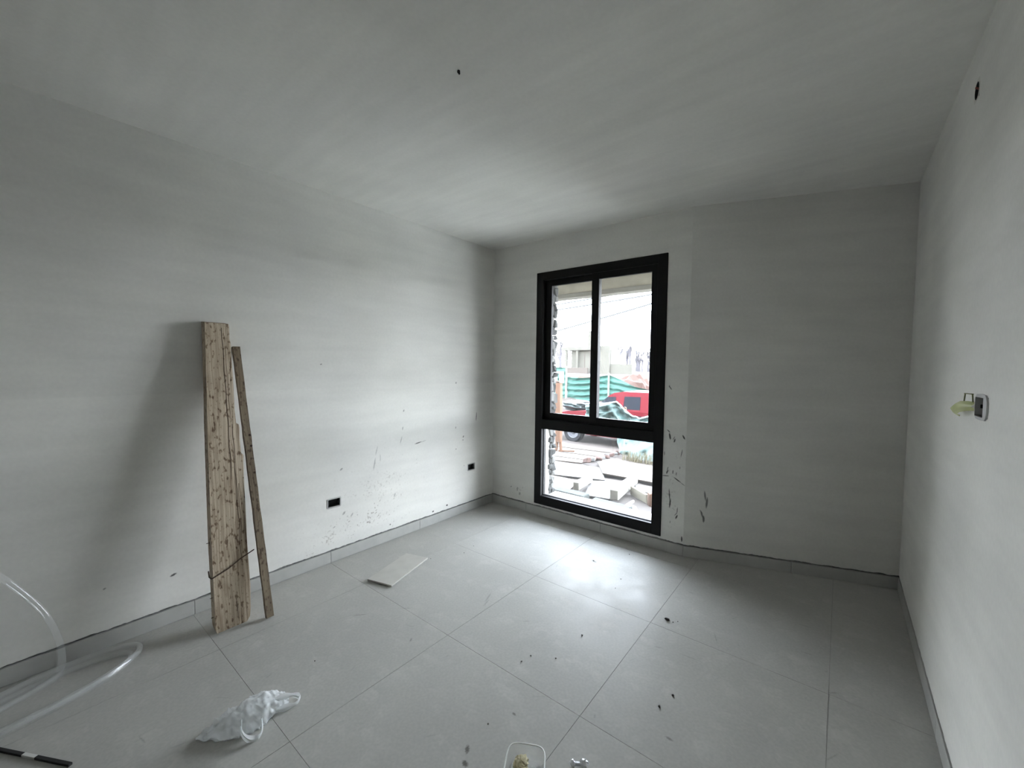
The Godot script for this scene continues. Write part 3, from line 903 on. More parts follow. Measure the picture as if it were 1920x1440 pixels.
# ------------------------------------------------------------------ timber against the left wall
func leaning_timber() -> void:
	var o := thing("wooden_plank", "thick weathered wooden plank with splintered edge leaning on the left wall", "plank")
	# stations up the plank: [y, front x, left z, right z]; its back lies 0.058 behind
	var S := []
	var edge := [[0.0, 2.517, 2.378], [0.022, 2.522, 2.362], [0.06, 2.522, 2.3565], [0.18, 2.52, 2.350], [0.30, 2.519, 2.351], [0.42, 2.518, 2.352], [0.50, 2.516, 2.350], [0.62, 2.513, 2.348], [0.75, 2.510, 2.346], [0.86, 2.507, 2.343], [0.90, 2.506, 2.340], [0.915, 2.506, 2.351], [1.0, 2.503, 2.3535], [1.055, 2.502, 2.350], [1.075, 2.501, 2.3535], [1.085, 2.501, 2.366], [1.16, 2.498, 2.3685], [1.25, 2.494, 2.367], [1.36, 2.491, 2.3655], [1.45, 2.488, 2.3675], [1.54, 2.485, 2.3665], [1.56, 2.485, 2.3695], [1.63, 2.483, 2.3675], [1.645, 2.482, 2.370]]
	for e in edge:
		var k: float = e[0] / 1.645
		S.append([e[0], lerpf(0.296, 0.064, k), e[1], e[2]])
	var st := mb()
	for i in S.size() - 1:
		var a: Array = S[i]
		var b: Array = S[i + 1]
		var uvz := func(z: float, y: float) -> Vector2: return Vector2((2.53 - z) / 0.2, 1.0 - y / 1.66)
		var F := func(s: Array, z: float, back: float) -> Vector3: return Vector3(s[1] - back, s[0] + back * 0.14, z)
		quad(st, F.call(a, a[2], 0.0), F.call(a, a[3], 0.0), F.call(b, b[3], 0.0), F.call(b, b[2], 0.0), uvz.call(a[2], a[0]), uvz.call(a[3], a[0]), uvz.call(b[3], b[0]), uvz.call(b[2], b[0]))
		quad(st, F.call(a, a[3], 0.058), F.call(a, a[2], 0.058), F.call(b, b[2], 0.058), F.call(b, b[3], 0.058), uvz.call(a[3], a[0]), uvz.call(a[2], a[0]), uvz.call(b[2], b[0]), uvz.call(b[3], b[0]))
		quad(st, F.call(a, a[2], 0.058), F.call(a, a[2], 0.0), F.call(b, b[2], 0.0), F.call(b, b[2], 0.058), Vector2(0.3, 1.0 - a[0] / 1.66), Vector2(0.55, 1.0 - a[0] / 1.66), Vector2(0.55, 1.0 - b[0] / 1.66), Vector2(0.3, 1.0 - b[0] / 1.66))
		quad(st, F.call(a, a[3], 0.0), F.call(a, a[3], 0.058), F.call(b, b[3], 0.058), F.call(b, b[3], 0.0), Vector2(0.6, 1.0 - a[0] / 1.66), Vector2(0.85, 1.0 - a[0] / 1.66), Vector2(0.85, 1.0 - b[0] / 1.66), Vector2(0.6, 1.0 - b[0] / 1.66))
		if i == 0 or i == S.size() - 2:
			var s: Array = a if i == 0 else b
			face(st, [F.call(s, s[2], 0.0), F.call(s, s[3], 0.0), F.call(s, s[3], 0.058), F.call(s, s[2], 0.058)], Vector3(0.15, 0.8, 2.43))
	build(st, "board", M.plank, o)
	# splits that run along the grain: dark slivers sunk beside raised fibres
	for q in [[2.405, 0.78, 1.63, 0.0035], [2.385, 0.30, 1.1, 0.003], [2.392, 1.1, 1.6, 0.002], [2.418, 0.02, 0.2, 0.003], [2.375, 0.45, 0.8, 0.003]]:
		st = mb()
		var y0: float = q[1]
		var pts := []
		while y0 < q[2]:
			pts.append(Vector3(lerpf(0.296, 0.064, y0 / 1.645) - 0.0005, y0, q[0] + 0.0025 * sin(y0 * 31.0 + q[0] * 90.0)))
			y0 += 0.06
		tube(st, pts, [q[3] * 0.25, q[3] * 0.5], 5)
		build(st, "split_fibre", M.wood_dark, o)
	st = mb()      # tie wire wound round the lower third
	var P := []
	for q in [[0.0, 2.526, 0.285], [0.003, 2.45, 0.312], [0.003, 2.39, 0.345], [0.002, 2.343, 0.362], [-0.004, 2.32, 0.368]]:
		P.append(Vector3(lerpf(0.296, 0.064, q[2] / 1.645) + q[0] + 0.002, q[2], q[1]))
	tube(st, P, [0.003], 6)
	tube(st, [P[0], P[0] + Vector3(-0.03, 0.0, 0.003), P[0] + Vector3(-0.062, 0.02, -0.002)], [0.003], 6)
	build(st, "tie_wire", M.wood_dark, o)
	for y in [0.075, 0.175, 0.46]:      # bent nails sticking out of its left edge
		st = mb()
		var x := lerpf(0.296, 0.064, y / 1.645) - 0.03
		tube(st, [Vector3(x, y, 2.515), Vector3(x + 0.004, y + 0.002, 2.532)], [0.002], 5)
		build(st, "nail", M.wood_dark, o)

	var l := thing("wooden_lath", "thin brown wooden lath leaning on the left wall beside the plank", "lath")
	st = mb()
	var a := Vector3(0.362, 0.008, 2.288)
	var b := Vector3(0.014, 1.518, 2.320)
	var up := (b - a).normalized()
	var zz := (Vector3(0, 0, -1) - up * up.dot(Vector3(0, 0, -1))).normalized()
	var nn := zz.cross(up).normalized()
	var L := a.distance_to(b)
	var ri := RandomNumberGenerator.new()
	ri.seed = 3
	var prev := []
	var steps := 26
	for i in steps + 1:
		var c := a + up * (L * i / steps)
		var wv := 0.0185 + ri.randf_range(-0.0012, 0.0012)
		var cur := [c - zz * wv + nn * 0.011, c + zz * wv + nn * 0.011, c + zz * wv - nn * 0.011, c - zz * wv - nn * 0.011]
		if i > 0:
			for k in 4:
				var k2 := (k + 1) % 4
				var u0 := 0.1 + 0.2 * k
				quad(st, prev[k], prev[k2], cur[k2], cur[k], Vector2(u0, float(i - 1) / steps), Vector2(u0 + 0.2, float(i - 1) / steps), Vector2(u0 + 0.2, float(i) / steps), Vector2(u0, float(i) / steps))
		if i == 0 or i == steps:
			face(st, cur, (a + b) / 2)
		prev = cur
	build(st, "strip", M.lath, l)
	for k in [0.52, 0.62, 0.66]:
		st = mb()
		var c: Vector3 = a + up * (L * k) + nn * 0.0085
		rock(st, Vector3(0.02, 0.014, 0.016), c + zz * 0.012, int(k * 100))
		build(st, "knot", M.wood_dark, l)

# ------------------------------------------------------------------ things lying on the floor
func floor_litter() -> void:
	# tile offcut
	var t := thing("tile_offcut", "narrow grey tile offcut lying loose on the floor by the left wall", "tile offcut")
	var st := mb()
	var q := [Vector2(0.427, 1.721), Vector2(0.613, 1.666), Vector2(0.484, 1.264), Vector2(0.307, 1.322)]
	var top := [0.0155, 0.0155, 0.0105, 0.0105]
	var c := Vector3(0.458, 0.008, 1.49)
	var T := []
	var B := []
	for k in 4:
		T.append(Vector3(q[k].x, top[k], q[k].y))
		B.append(Vector3(q[k].x, top[k] - 0.0095, q[k].y))
	face(st, T, c)
	face(st, B, c)
	for k in 4:
		face(st, [T[k], T[(k + 1) % 4], B[(k + 1) % 4], B[k]], c)
	build(st, "glazed_face", M.offcut, t)
	for e in [Vector3(0.45, 0.0, 1.64), Vector3(0.54, 0.0, 1.62)]:
		st = mb()
		bx(st, e, e + Vector3(0.035, 0.0057, 0.028), 0.001)
		build(st, "mortar_lump", M.render, t)
	bag()
	hose()
	# flat black bar at the edge of the picture
	var k := thing("metal_bar", "flat black metal bar with a bare shiny spot lying on the floor", "metal bar")
	st = mb()
	beam(st, Vector3(0.425, 0.0048, 3.2525), Vector3(0.555, 0.0048, 3.1794), 0.012, 0.009, 0.001)
	beam(st, Vector3(0.605, 0.0048, 3.1513), Vector3(0.738, 0.0048, 3.0766), 0.012, 0.009, 0.001)
	build(st, "bar", M.box_dark, k)
	st = mb()
	beam(st, Vector3(0.5545, 0.0048, 3.1797), Vector3(0.6055, 0.0048, 3.151), 0.0123, 0.0092, 0.001)
	build(st, "bare_spot", M.bare_metal, k)
	# clear food tray with crumpled paper
	var tray := thing("plastic_tray", "clear plastic food tray with white rim and crumpled paper inside", "tray", Vector3(2.005, 0, 2.105))
	tray.rotation.y = 0.52
	st = mb()
	st.set_smooth_group(0)
	var prof := [[0.052, 0.075, 0.001], [0.060, 0.086, 0.02], [0.066, 0.094, 0.040]]
	var outline := func(hx: float, hz: float, y: float, k2: int, n: int) -> Vector3:
		var a := TAU * k2 / n
		var d := Vector2(cos(a), sin(a))
		var e := 0.42
		return Vector3(signf(d.x) * pow(absf(d.x), e) * hx, y, signf(d.y) * pow(absf(d.y), e) * hz)
	var n := 40
	for i in prof.size() - 1:
		for j in n:
			quad(st, outline.call(prof[i][0], prof[i][1], prof[i][2], j + 1, n), outline.call(prof[i][0], prof[i][1], prof[i][2], j, n), outline.call(prof[i + 1][0], prof[i + 1][1], prof[i + 1][2], j, n), outline.call(prof[i + 1][0], prof[i + 1][1], prof[i + 1][2], j + 1, n))
	for j in n:
		tri(st, Vector3(0, 0.001, 0), outline.call(0.052, 0.075, 0.001, j + 1, n), outline.call(0.052, 0.075, 0.001, j, n))
	build(st, "tray_body", M.clear_plastic, tray)
	st = mb()
	var loop := []
	for j in n + 1:
		loop.append(outline.call(0.068, 0.096, 0.041, j, n))
	tube(st, loop, [0.0026], 6, false)
	build(st, "rim", M.white_plastic, tray)
	for j in 3:
		st = mb()
		crumple(st, Vector3(0.062, 0.034, 0.07), Vector3(0.016 * (j - 1), 0.019, 0.042 * (j - 1)), 40 + j)
		build(st, "crumpled_paper", M.yellow_paper, tray)
	# scrap of foil
	var foil := thing("foil_scrap", "small crumpled shiny foil scrap on the floor beside the tray", "foil", Vector3(2.125, 0.012, 1.943))
	st = mb()
	rock(st, Vector3(0.026, 0.024, 0.02), Vector3(-0.016, 0, 0.010), 71, 7, 10)
	rock(st, Vector3(0.036, 0.026, 0.028), Vector3(0.016, 0.001, -0.014), 72, 7, 10)
	beam(st, Vector3(-0.02, -0.002, 0.012), Vector3(0.02, -0.002, -0.016), 0.01, 0.012, 0.002)
	build(st, "foil", M.foil, foil)
	# crumbs of mortar
	var crumbs := [[2.089, 0.874, 0.02, "dark elongated clod on the tile beside the window light"], [1.783, 1.301, 0.011, "small black crumb alone in the middle of the lit tile"], [2.286, 1.402, 0.012, ""], [2.259, 1.497, 0.012, ""], [1.664, 1.598, 0.008, ""], [1.653, 1.658, 0.008, ""], [1.769, 1.535, 0.008, ""], [2.121, 0.873, 0.007, ""], [2.14, 0.85, 0.006, ""], [0.887, 2.288, 0.007, ""], [1.437, 0.504, 0.010, ""], [1.598, 0.235, 0.009, ""], [0.591, 0.892, 0.006, ""], [0.619, 1.025, 0.007, ""], [1.76, 2.018, 0.008, ""], [2.14, 2.0, 0.006, ""], [2.03, 2.04, 0.006, ""], [0.50, 1.25, 0.006, ""], [1.70, 0.62, 0.008, ""], [1.72, 0.75, 0.007, ""]]
	for i in crumbs.size():
		var e: Array = crumbs[i]
		st = mb()
		var s: float = e[2]
		rock(st, Vector3(s * (1.7 if i == 0 else 1.0), s * 0.6, s), Vector3(0, s * 0.27, 0), 200 + i, 5, 7)
		var o := build(st, "mortar_crumb", M.crumb)
		o.position = Vector3(e[0], 0, e[1])
		o.rotation.y = i * 1.3
		tag(o, e[3] if e[3] else "tiny dark mortar crumb scattered on the grey tiled floor", "crumb", "mortar crumbs on the floor")

func bag() -> void:
	var o := thing("plastic_bag", "crumpled white plastic carrier bag lying on the floor", "plastic bag", Vector3(1.0, 0, 2.62))
	# spine from the pinched tail to the open mouth: [x, z, half width, height]
	var sp := [[-0.048, 0.150, 0.004, 0.006], [-0.030, 0.120, 0.030, 0.030], [-0.012, 0.080, 0.052, 0.052], [0.004, 0.035, 0.066, 0.066], [0.012, -0.010, 0.074, 0.076], [0.018, -0.055, 0.070, 0.078], [0.020, -0.095, 0.054, 0.066], [0.026, -0.128, 0.036, 0.046], [0.034, -0.150, 0.024, 0.030]]
	var wr := noise(61, 34.0, 3)
	var fine := noise(62, 70.0, 2)
	var n := 44
	var rings := []
	var m := 56
	for i in m + 1:
		var f := float(i) / m * (sp.size() - 1)
		var k := mini(int(f), sp.size() - 2)
		var u := f - k
		u = u * u * (3 - 2 * u)
		var c := Vector3(lerpf(sp[k][0], sp[k + 1][0], f - k), 0, lerpf(sp[k][1], sp[k + 1][1], f - k))
		var hw := lerpf(sp[k][2], sp[k + 1][2], u)
		var hh := lerpf(sp[k][3], sp[k + 1][3], u)
		var dir := Vector3(0.08, 0, -0.30).normalized()
		var side := Vector3(-dir.z, 0, dir.x)
		var ring := []
		for j in n:
			var a := TAU * j / n
			var p := c + side * cos(a) * hw + Vector3(0, maxf(0.0, sin(a)) * hh + 0.001, 0)
			if sin(a) < 0:
				p.y = 0.001 + 0.006 * absf(cos(a))
			var cr := wr.get_noise_3d(p.x, p.y, p.z)
			var fold := absf(wr.get_noise_3d(p.x * 0.5 + 9.0, p.y * 0.5, p.z * 0.22))
			var out := (side * cos(a) + Vector3(0, maxf(sin(a), 0.0), 0))
			p += out * (cr * 0.014 - fold * 0.026 + 0.007 * absf(fine.get_noise_3d(p.x, p.y, p.z * 0.6))) * smoothstep(0.0, 0.15, float(i) / m) * (1.0 if sin(a) > -0.1 else 0.3)
			p.y = maxf(p.y, 0.001)
			ring.append(p)
		rings.append(ring)
	var st := mb()
	st.set_smooth_group(0)
	for i in m:
		for j in n:
			var j2 := (j + 1) % n
			quad(st, rings[i][j2], rings[i][j], rings[i + 1][j], rings[i + 1][j2])
	build(st, "bag_body", M.bag_film, o)
	# gathered handles: ribbons with rolled edges
	var handles := [
		[Vector3(0.045, 0.050, -0.090), Vector3(0.050, 0.042, -0.130), Vector3(0.056, 0.030, -0.165), Vector3(0.068, 0.018, -0.180), Vector3(0.082, 0.010, -0.165), Vector3(0.078, 0.012, -0.130), Vector3(0.066, 0.020, -0.090)],
		[Vector3(0.050, 0.042, 0.030), Vector3(0.078, 0.034, 0.040), Vector3(0.105, 0.020, 0.036), Vector3(0.125, 0.008, 0.018), Vector3(0.128, 0.006, -0.006), Vector3(0.108, 0.016, -0.022), Vector3(0.080, 0.030, -0.03)]]
	for h in handles:
		st = mb()
		st.set_smooth_group(0)
		var curve := Curve3D.new()
		for i in h.size():
			var tan: Vector3 = (h[mini(i + 1, h.size() - 1)] - h[maxi(i - 1, 0)]) / 6.0
			curve.add_point(h[i], -tan, tan)
		var pts := curve.tessellate_even_length(4, 0.008)
		var wid := 0.016
		for i in pts.size() - 1:
			for k in 3:
				var off := func(p: Vector3, v: float) -> Vector3: return p + Vector3(0.004 * sin(v * 3.0), (v - 0.5) * wid * 2.0 * (0.75 + 0.25 * sin(p.z * 90.0)), 0.003 * cos(v * 4.0))
				quad(st, off.call(pts[i], k / 3.0), off.call(pts[i + 1], k / 3.0), off.call(pts[i + 1], (k + 1) / 3.0), off.call(pts[i], (k + 1) / 3.0))
		build(st, "handle", M.bag_film, o)
		st = mb()
		tube(st, Array(pts), [0.0028], 5)
		build(st, "rolled_edge", M.bag_edge, o)

func hose() -> void:
	var o := thing("clear_hose", "clear plastic hose coiled on the floor along the left wall", "hose")
	var st := mb()
	var curve := Curve3D.new()
	var pts := []
	# comes down from beside the wall, then lies in two loose loops
	pts.append_array([Vector3(0.02, 0.95, 3.52), Vector3(0.06, 0.68, 3.34), Vector3(0.09, 0.50, 3.205), Vector3(0.10, 0.32, 3.105), Vector3(0.105, 0.16, 3.06), Vector3(0.12, 0.05, 3.06), Vector3(0.15, 0.014, 3.11)])
	for k in 26:
		var a := -0.35 + TAU * 2.0 * k / 26.0 * 0.97
		var grow := 1.0 if k > 10 else 0.9
		var e := Vector3(cos(a + 2.2) * 0.135 * grow, 0, sin(a + 2.2) * 0.335 * grow).rotated(Vector3.UP, 0.24)
		pts.append(Vector3(0.245, 0.0135 + (0.02 if k > 13 else 0.0) * smoothstep(13.0, 16.0, k), 3.13) + e)
	for i in pts.size():
		var tan: Vector3 = (pts[mini(i + 1, pts.size() - 1)] - pts[maxi(i - 1, 0)]) / 6.0
		curve.add_point(pts[i], -tan, tan)
	tube(st, Array(curve.tessellate_even_length(5, 0.02)), [0.0125], 12)
	build(st, "tube_wall", M.hose, o)

# ------------------------------------------------------------------ the yard in front of the window
func slab_on_ground(called: String, label: String, category: String, group: String, corners: Array, lift: float, thick: float, m: Material) -> void:
	var st := mb()
	var c := Vector3.ZERO
	var T := []
	var B := []
	for k in corners:
		var y: float = -0.10 + 0.11 * (k[1] + 0.3) + lift
		T.append(Vector3(k[0], y + thick, k[1]))
		B.append(Vector3(k[0], y, k[1]))
		c += (T[-1] + B[-1]) / (2.0 * corners.size())
	face(st, T, c)
	face(st, B, c)
	for k in corners.size():
		var k2 := (k + 1) % corners.size()
		face(st, [T[k], T[k2], B[k2], B[k]], c)
	tag(build(st, called, m), label, category, group)

func yard() -> void:
	var st: SurfaceTool
	var G := "timber formwork sheets on the ground outside"
	for e in [
		["formwork_board", "brown formwork board next to the truck wheel", [[-3.78, -6.98], [-1.82, -7.41], [-1.58, -6.39], [-3.12, -5.96]], 0.015, M.ply_a],
		["formwork_board", "brown formwork board under the orange timber post", [[-3.05, -5.85], [-1.54, -6.26], [-1.32, -5.30], [-2.52, -5.03]], 0.012, M.ply_c],
		["formwork_board", "brown formwork board between the timber post and the brick rubble", [[-2.46, -4.94], [-1.29, -5.16], [-1.16, -4.42], [-1.98, -4.2]], 0.015, M.ply_a],
		["formwork_board", "narrow tan board at the edge of the pale plywood sheet", [[-1.93, -4.13], [-1.17, -4.37], [-1.11, -3.9], [-1.62, -3.65]], 0.012, M.ply_c],
		["plywood_sheet", "large pale plywood sheet flat on the ground outside the window", [[-1.61, -3.52], [-0.58, -3.7], [0.03, -2.58], [-0.72, -2.17]], 0.015, M.ply_b],
		["plywood_sheet", "small tan plywood sheet beside the stone jamb outside", [[-0.67, -2.1], [-0.16, -2.13], [0.12, -1.35], [-0.09, -1.22]], 0.02, M.ply_c],
		["plywood_sheet", "tan plywood sheet half under the fringe of the green tarpaulin", [[-1.36, -7.28], [-0.69, -7.29], [-0.01, -5.27], [-1.08, -5.29]], 0.012, M.ply_c],
		["plywood_sheet", "big brownish plywood sheet in front of the green tarpaulin", [[-1.05, -5.17], [0.04, -5.11], [0.74, -3.04], [-0.22, -3.02], [-0.91, -4.19]], 0.042, M.ply_a],
		["plywood_sheet", "pale narrow sheet lying between the two concrete kerbs", [[-0.07, -2.29], [0.37, -2.91], [0.66, -1.40], [0.37, -1.32]], 0.02, M.ply_b],
		["plywood_sheet", "pale sheet behind the grey edge board outside", [[0.44, -2.74], [0.84, -2.74], [1.0, -2.26], [0.66, -2.26]], 0.02, M.ply_b]]:
		slab_on_ground(e[0], e[1], "board", G, e[2], e[3], 0.022, e[4])
	# concrete kerbs and blocks under the window
	var g := func(x: float, z: float) -> float: return -0.10 + 0.11 * (z + 0.3)
	for e in [
		["concrete_kerb", "short concrete kerb lying beside the small tan sheet outside", Vector3(0.20, 0.108, -1.40), Vector3(0.02, 0.108, -2.12), 0.08, 0.10, M.concrete_pale],
		["concrete_kerb", "long pale concrete kerb leading away from the window rubble", Vector3(0.74, 0.11, -1.36), Vector3(0.42, 0.11, -2.78), 0.10, 0.12, M.concrete_pale],
		["concrete_block", "grey-green concrete block against the left jamb below the window", Vector3(0.05, 0.07, -0.93), Vector3(0.60, 0.07, -0.93), 0.14, 0.14, M.block],
		["concrete_block", "grey-green concrete block in the middle below the window", Vector3(0.70, 0.06, -0.88), Vector3(1.14, 0.06, -0.86), 0.14, 0.13, M.block],
		["edge_board", "grey board standing on edge outside beside the yellow block", Vector3(0.64, 0.06, -2.12), Vector3(1.0, 0.06, -1.76), 0.03, 0.12, M.concrete],
		["yellow_block", "small yellow wooden block at the end of the grey edge board", Vector3(1.04, 0.08, -1.74), Vector3(1.11, 0.08, -1.66), 0.08, 0.16, M.timber]]:
		st = mb()
		rng.seed = 99
		beam(st, e[2] + Vector3(0, g.call(e[2].x, e[2].z), 0), e[3] + Vector3(0, g.call(e[3].x, e[3].z), 0), e[4], e[5], 0.008, 0.004)
		tag(build(st, e[0], e[6]), e[1], "block" if "block" in e[0] else ("kerb" if "kerb" in e[0] else "board"))
	st = mb()
	tube(st, [Vector3(0.92, g.call(0, -1.25) + 0.03, -1.22), Vector3(0.93, g.call(0, -1.48) + 0.06, -1.48)], [0.016], 10)
	tag(build(st, "white_pipe", M.white_paint), "short white plastic pipe lying in the rubble outside", "pipe")
	# broken bricks between the sheets, rubble under the window
	var r := RandomNumberGenerator.new()
	r.seed = 21
	for k in 18:
		var f := k / 17.0
		var x := lerpf(-1.04, -1.46, f) + r.randf_range(-0.03, 0.03)
		var z := lerpf(-3.95, -6.9, f) + r.randf_range(-0.02, 0.02)
		st = mb()
		rng.seed = 300 + k
		var sz := Vector3(r.randf_range(0.08, 0.17), r.randf_range(0.05, 0.09), r.randf_range(0.06, 0.11))
		box(st, sz, Transform3D(Basis.from_euler(Vector3(r.randf_range(-0.3, 0.3), r.randf_range(0, 3), r.randf_range(-0.3, 0.3))), Vector3(x, gy(x, z) + 0.05 + sz.y * 0.45, z)), 0.012, 0.012)
		tag(build(st, "brick_fragment", [M.brick, M.brick, M.stone_a][k % 3]), "broken brick fragment in the rubble strip between the plywood sheets", "brick", "broken bricks between the sheets")
	var taken := []
	for k in 60:
		var x := r.randf_range(0.82, 1.42)
		var z := r.randf_range(-1.25, -0.72)
		var s := r.randf_range(0.05, 0.12)
		if x < 1.22 and z > -1.0:
			continue
		var clash := false
		for q in taken:
			clash = clash or Vector2(x - q.x, z - q.y).length() < (s + q.z) * 0.68
		if clash:
			continue
		taken.append(Vector3(x, z, s))
		st = mb()
		rock(st, Vector3(s * 1.3, s * 0.8, s), Vector3.ZERO, 500 + k, 5, 7)
		var o := build(st, "rubble_stone", [M.mortar, M.stone_b, M.white_paint][k % 3])
		o.position = Vector3(x, gy(x, z) + s * 0.3, z)
		tag(o, "small rubble stone in the heap right below the window", "stone", "rubble stones below the window")
	# timber post with a white board at its head
	var p := thing("timber_post", "orange-brown timber post with white head and splayed feet outside", "post", Vector3(-2.36, -0.585, -5.05))
	st = mb()
	beam(st, Vector3(0, 0.22, 0), Vector3(-0.02, 1.66, 0), 0.12, 0.13, 0.01)
	build(st, "shaft", M.timber, p)
	for k in [[Vector3(-0.06, 0.0, 0.02), Vector3(-0.03, 0.34, 0)], [Vector3(0.09, 0.0, 0.03), Vector3(0.03, 0.34, 0)]]:
		st = mb()
		beam(st, k[0], k[1], 0.05, 0.06, 0.005)
		build(st, "foot", M.timber, p)
	st = mb()
	beam(st, Vector3(0.02, 0.02, 0.04), Vector3(0.36, 0.03, -0.12), 0.05, 0.035, 0.004)
	build(st, "ground_strut", M.timber, p)
	st = mb()
	ring(st, -0.13, 1.62, 0.08, 1.88, 0.03, 0.06, 0.03, 0.04, -0.06, 0.06, 0.004)
	build(st, "white_head", M.white_paint, p)
	# loose tarpaulin hung in front of the truck
	var t := thing("green_tarpaulin", "loose grey-green tarpaulin hanging in front of the red truck", "tarpaulin")
	st = mb()
	st.set_smooth_group(0)
	var line := [[-2.45, 0.44, -0.10, -6.5], [-1.86, 0.49, -0.14, -6.4], [-1.57, 0.55, -0.2, -6.3], [-1.36, 0.38, -0.3, -6.1], [-1.15, 0.22, -0.42, -5.7], [-1.02, 0.17, -0.47, -5.4], [-0.68, 0.27, -0.50, -5.2], [-0.3, 0.30, -0.50, -5.1], [0.3, 0.25, -0.5, -5.1], [0.9, 0.3, -0.5, -5.1]]
	var fold := noise(81, 1.6, 3)
	var at := func(u: float, v: float) -> Vector3:
		var f := u * (line.size() - 1)
		var k := mini(int(f), line.size() - 2)
		var q := f - k
		var x: float = lerpf(line[k][0], line[k + 1][0], q)
		var y: float = lerpf(lerpf(line[k][1], line[k + 1][1], q), lerpf(line[k][2], line[k + 1][2], q), v)
		var z: float = lerpf(-6.5, lerpf(line[k][3], line[k + 1][3], q), v * v * 0.6 + v * 0.4)
		var d := fold.get_noise_2d(x * 1.4 - v * 1.2, v * 2.0 + x * 0.8)
		return Vector3(x + 0.05 * d, y + 0.05 * d * v, z + 0.24 * d)
	var nu := 60
	var nv := 24
	for i in nu:
		for j in nv:
			quad(st, at.call(float(i) / nu, float(j + 1) / nv), at.call(float(i + 1) / nu, float(j + 1) / nv), at.call(float(i + 1) / nu, float(j) / nv), at.call(float(i) / nu, float(j) / nv))
	build(st, "sheet", M.tarp, t)
	st = mb()
	var hem := []
	for i in nu + 1:
		hem.append(at.call(float(i) / nu, 0.0))
	tube(st, hem, [0.018], 6)
	build(st, "hem", M.white_paint, t)
	for x in [-1.4, 0.5]:
		st = mb()
		beam(st, Vector3(x, gy(x, -6.75), -6.75), Vector3(x, 0.42 if x > -2.0 else 0.36, -6.62), 0.05, 0.05, 0.004)
		build(st, "stake", M.timber, t)
	st = mb()      # frayed straw-coloured edge
	for k in 240:
		var x := r.randf_range(-0.75, 0.35)
		var z := -5.12 + r.randf_range(-0.08, 0.14)
		var a := Vector3(x, gy(x, z) + 0.07, z)
		tube(st, [a, a + Vector3(r.randf_range(-0.05, 0.05), r.randf_range(0.08, 0.24), r.randf_range(-0.1, 0.02))], [0.007, 0.003], 3, false)
	build(st, "frayed_edge", M.dry_grass, t).set_meta("kind", "stuff")
	# green debris netting
	var f := thing("netting_fence", "bright green debris netting on posts behind the red truck", "fence")
	var top := [[-9.2, 1.40], [-7.4, 1.40], [-6.36, 1.36], [-6.33, 0.97], [-5.6, 0.95], [-5.0, 1.0], [-4.39, 1.10], [-3.89, 0.91], [-3.35, 0.68], [-2.8, 0.58], [-2.0, 0.5], [-0.5, 0.5]]
	for seg in [[0, 2], [3, 6], [6, 11]]:
		st = mb()
		st.set_smooth_group(0)
		var n := 40
		var X0: float = top[seg[0]][0]
		var X1: float = top[seg[1]][0]
		var height := func(x: float) -> float:
			for k in range(seg[0], seg[1]):
				if x <= top[k + 1][0] + 1e-4:
					return lerpf(top[k][1], top[k + 1][1], (x - top[k][0]) / (top[k + 1][0] - top[k][0]))
			return top[seg[1]][1]
		var net := func(u: float, v: float) -> Vector3:
			var x := lerpf(X0, X1, u)
			var lo := gy(x, -12.0) - 0.02
			var y := lerpf(lo, height.call(x), v)
			var sag := sin(u * PI)
			return Vector3(x, y, -12.0 + 0.05 * sin(y * 26.0 + 1.6 * sag + 2.0 * sin(x * 1.7)) * (0.3 + sag) + 0.04 * fold.get_noise_2d(x * 2.0, y * 6.0))
		for i in n:
			for j in 36:
				quad(st, net.call(float(i) / n, j / 36.0), net.call(float(i + 1) / n, j / 36.0), net.call(float(i + 1) / n, (j + 1) / 36.0), net.call(float(i) / n, (j + 1) / 36.0))
		build(st, "netting", M.mesh_green, f)
	for k in [[-9.2, 1.45], [-6.35, 1.42], [-4.39, 1.18], [-2.0, 0.7], [-0.5, 0.7]]:
		st = mb()
		tube(st, [Vector3(k[0], gy(k[0], -12.0) - 0.2, -11.93), Vector3(k[0], k[1], -11.93)], [0.035], 8)
		build(st, "post", M.concrete_pale, f)
	# mounds of dug soil and rubble beyond the netting
	for e in [["reddish mound of dug soil beyond the low end of the green netting", Vector3(-5.3, 0.1, -16.5), Vector3(2.6, 1.9, 2.0), M.brick], ["low brown soil mound farther right beyond the netting", Vector3(-2.2, 0.0, -18.5), Vector3(3.4, 1.5, 2.4), M.soil], ["long brown soil mound in front of the cream house", Vector3(-9.6, 0.1, -18.0), Vector3(4.5, 1.7, 2.4), M.brick]]:
		st = mb()
		rock(st, e[2], Vector3.ZERO, 900 + int(e[1].x), 10, 16)
		var o := build(st, "soil_mound", e[3])
		o.position = e[1]
		tag(o, e[0], "soil mound", "soil mounds behind the netting")

# ------------------------------------------------------------------ red truck
func arch(cx: float, cy: float, rad: float) -> Array:
	var a := []
	for k in 13:
		var g := PI - PI * k / 12.0
		a.append(Vector2(cx + rad * cos(g), cy + rad * sin(g)))
	return a

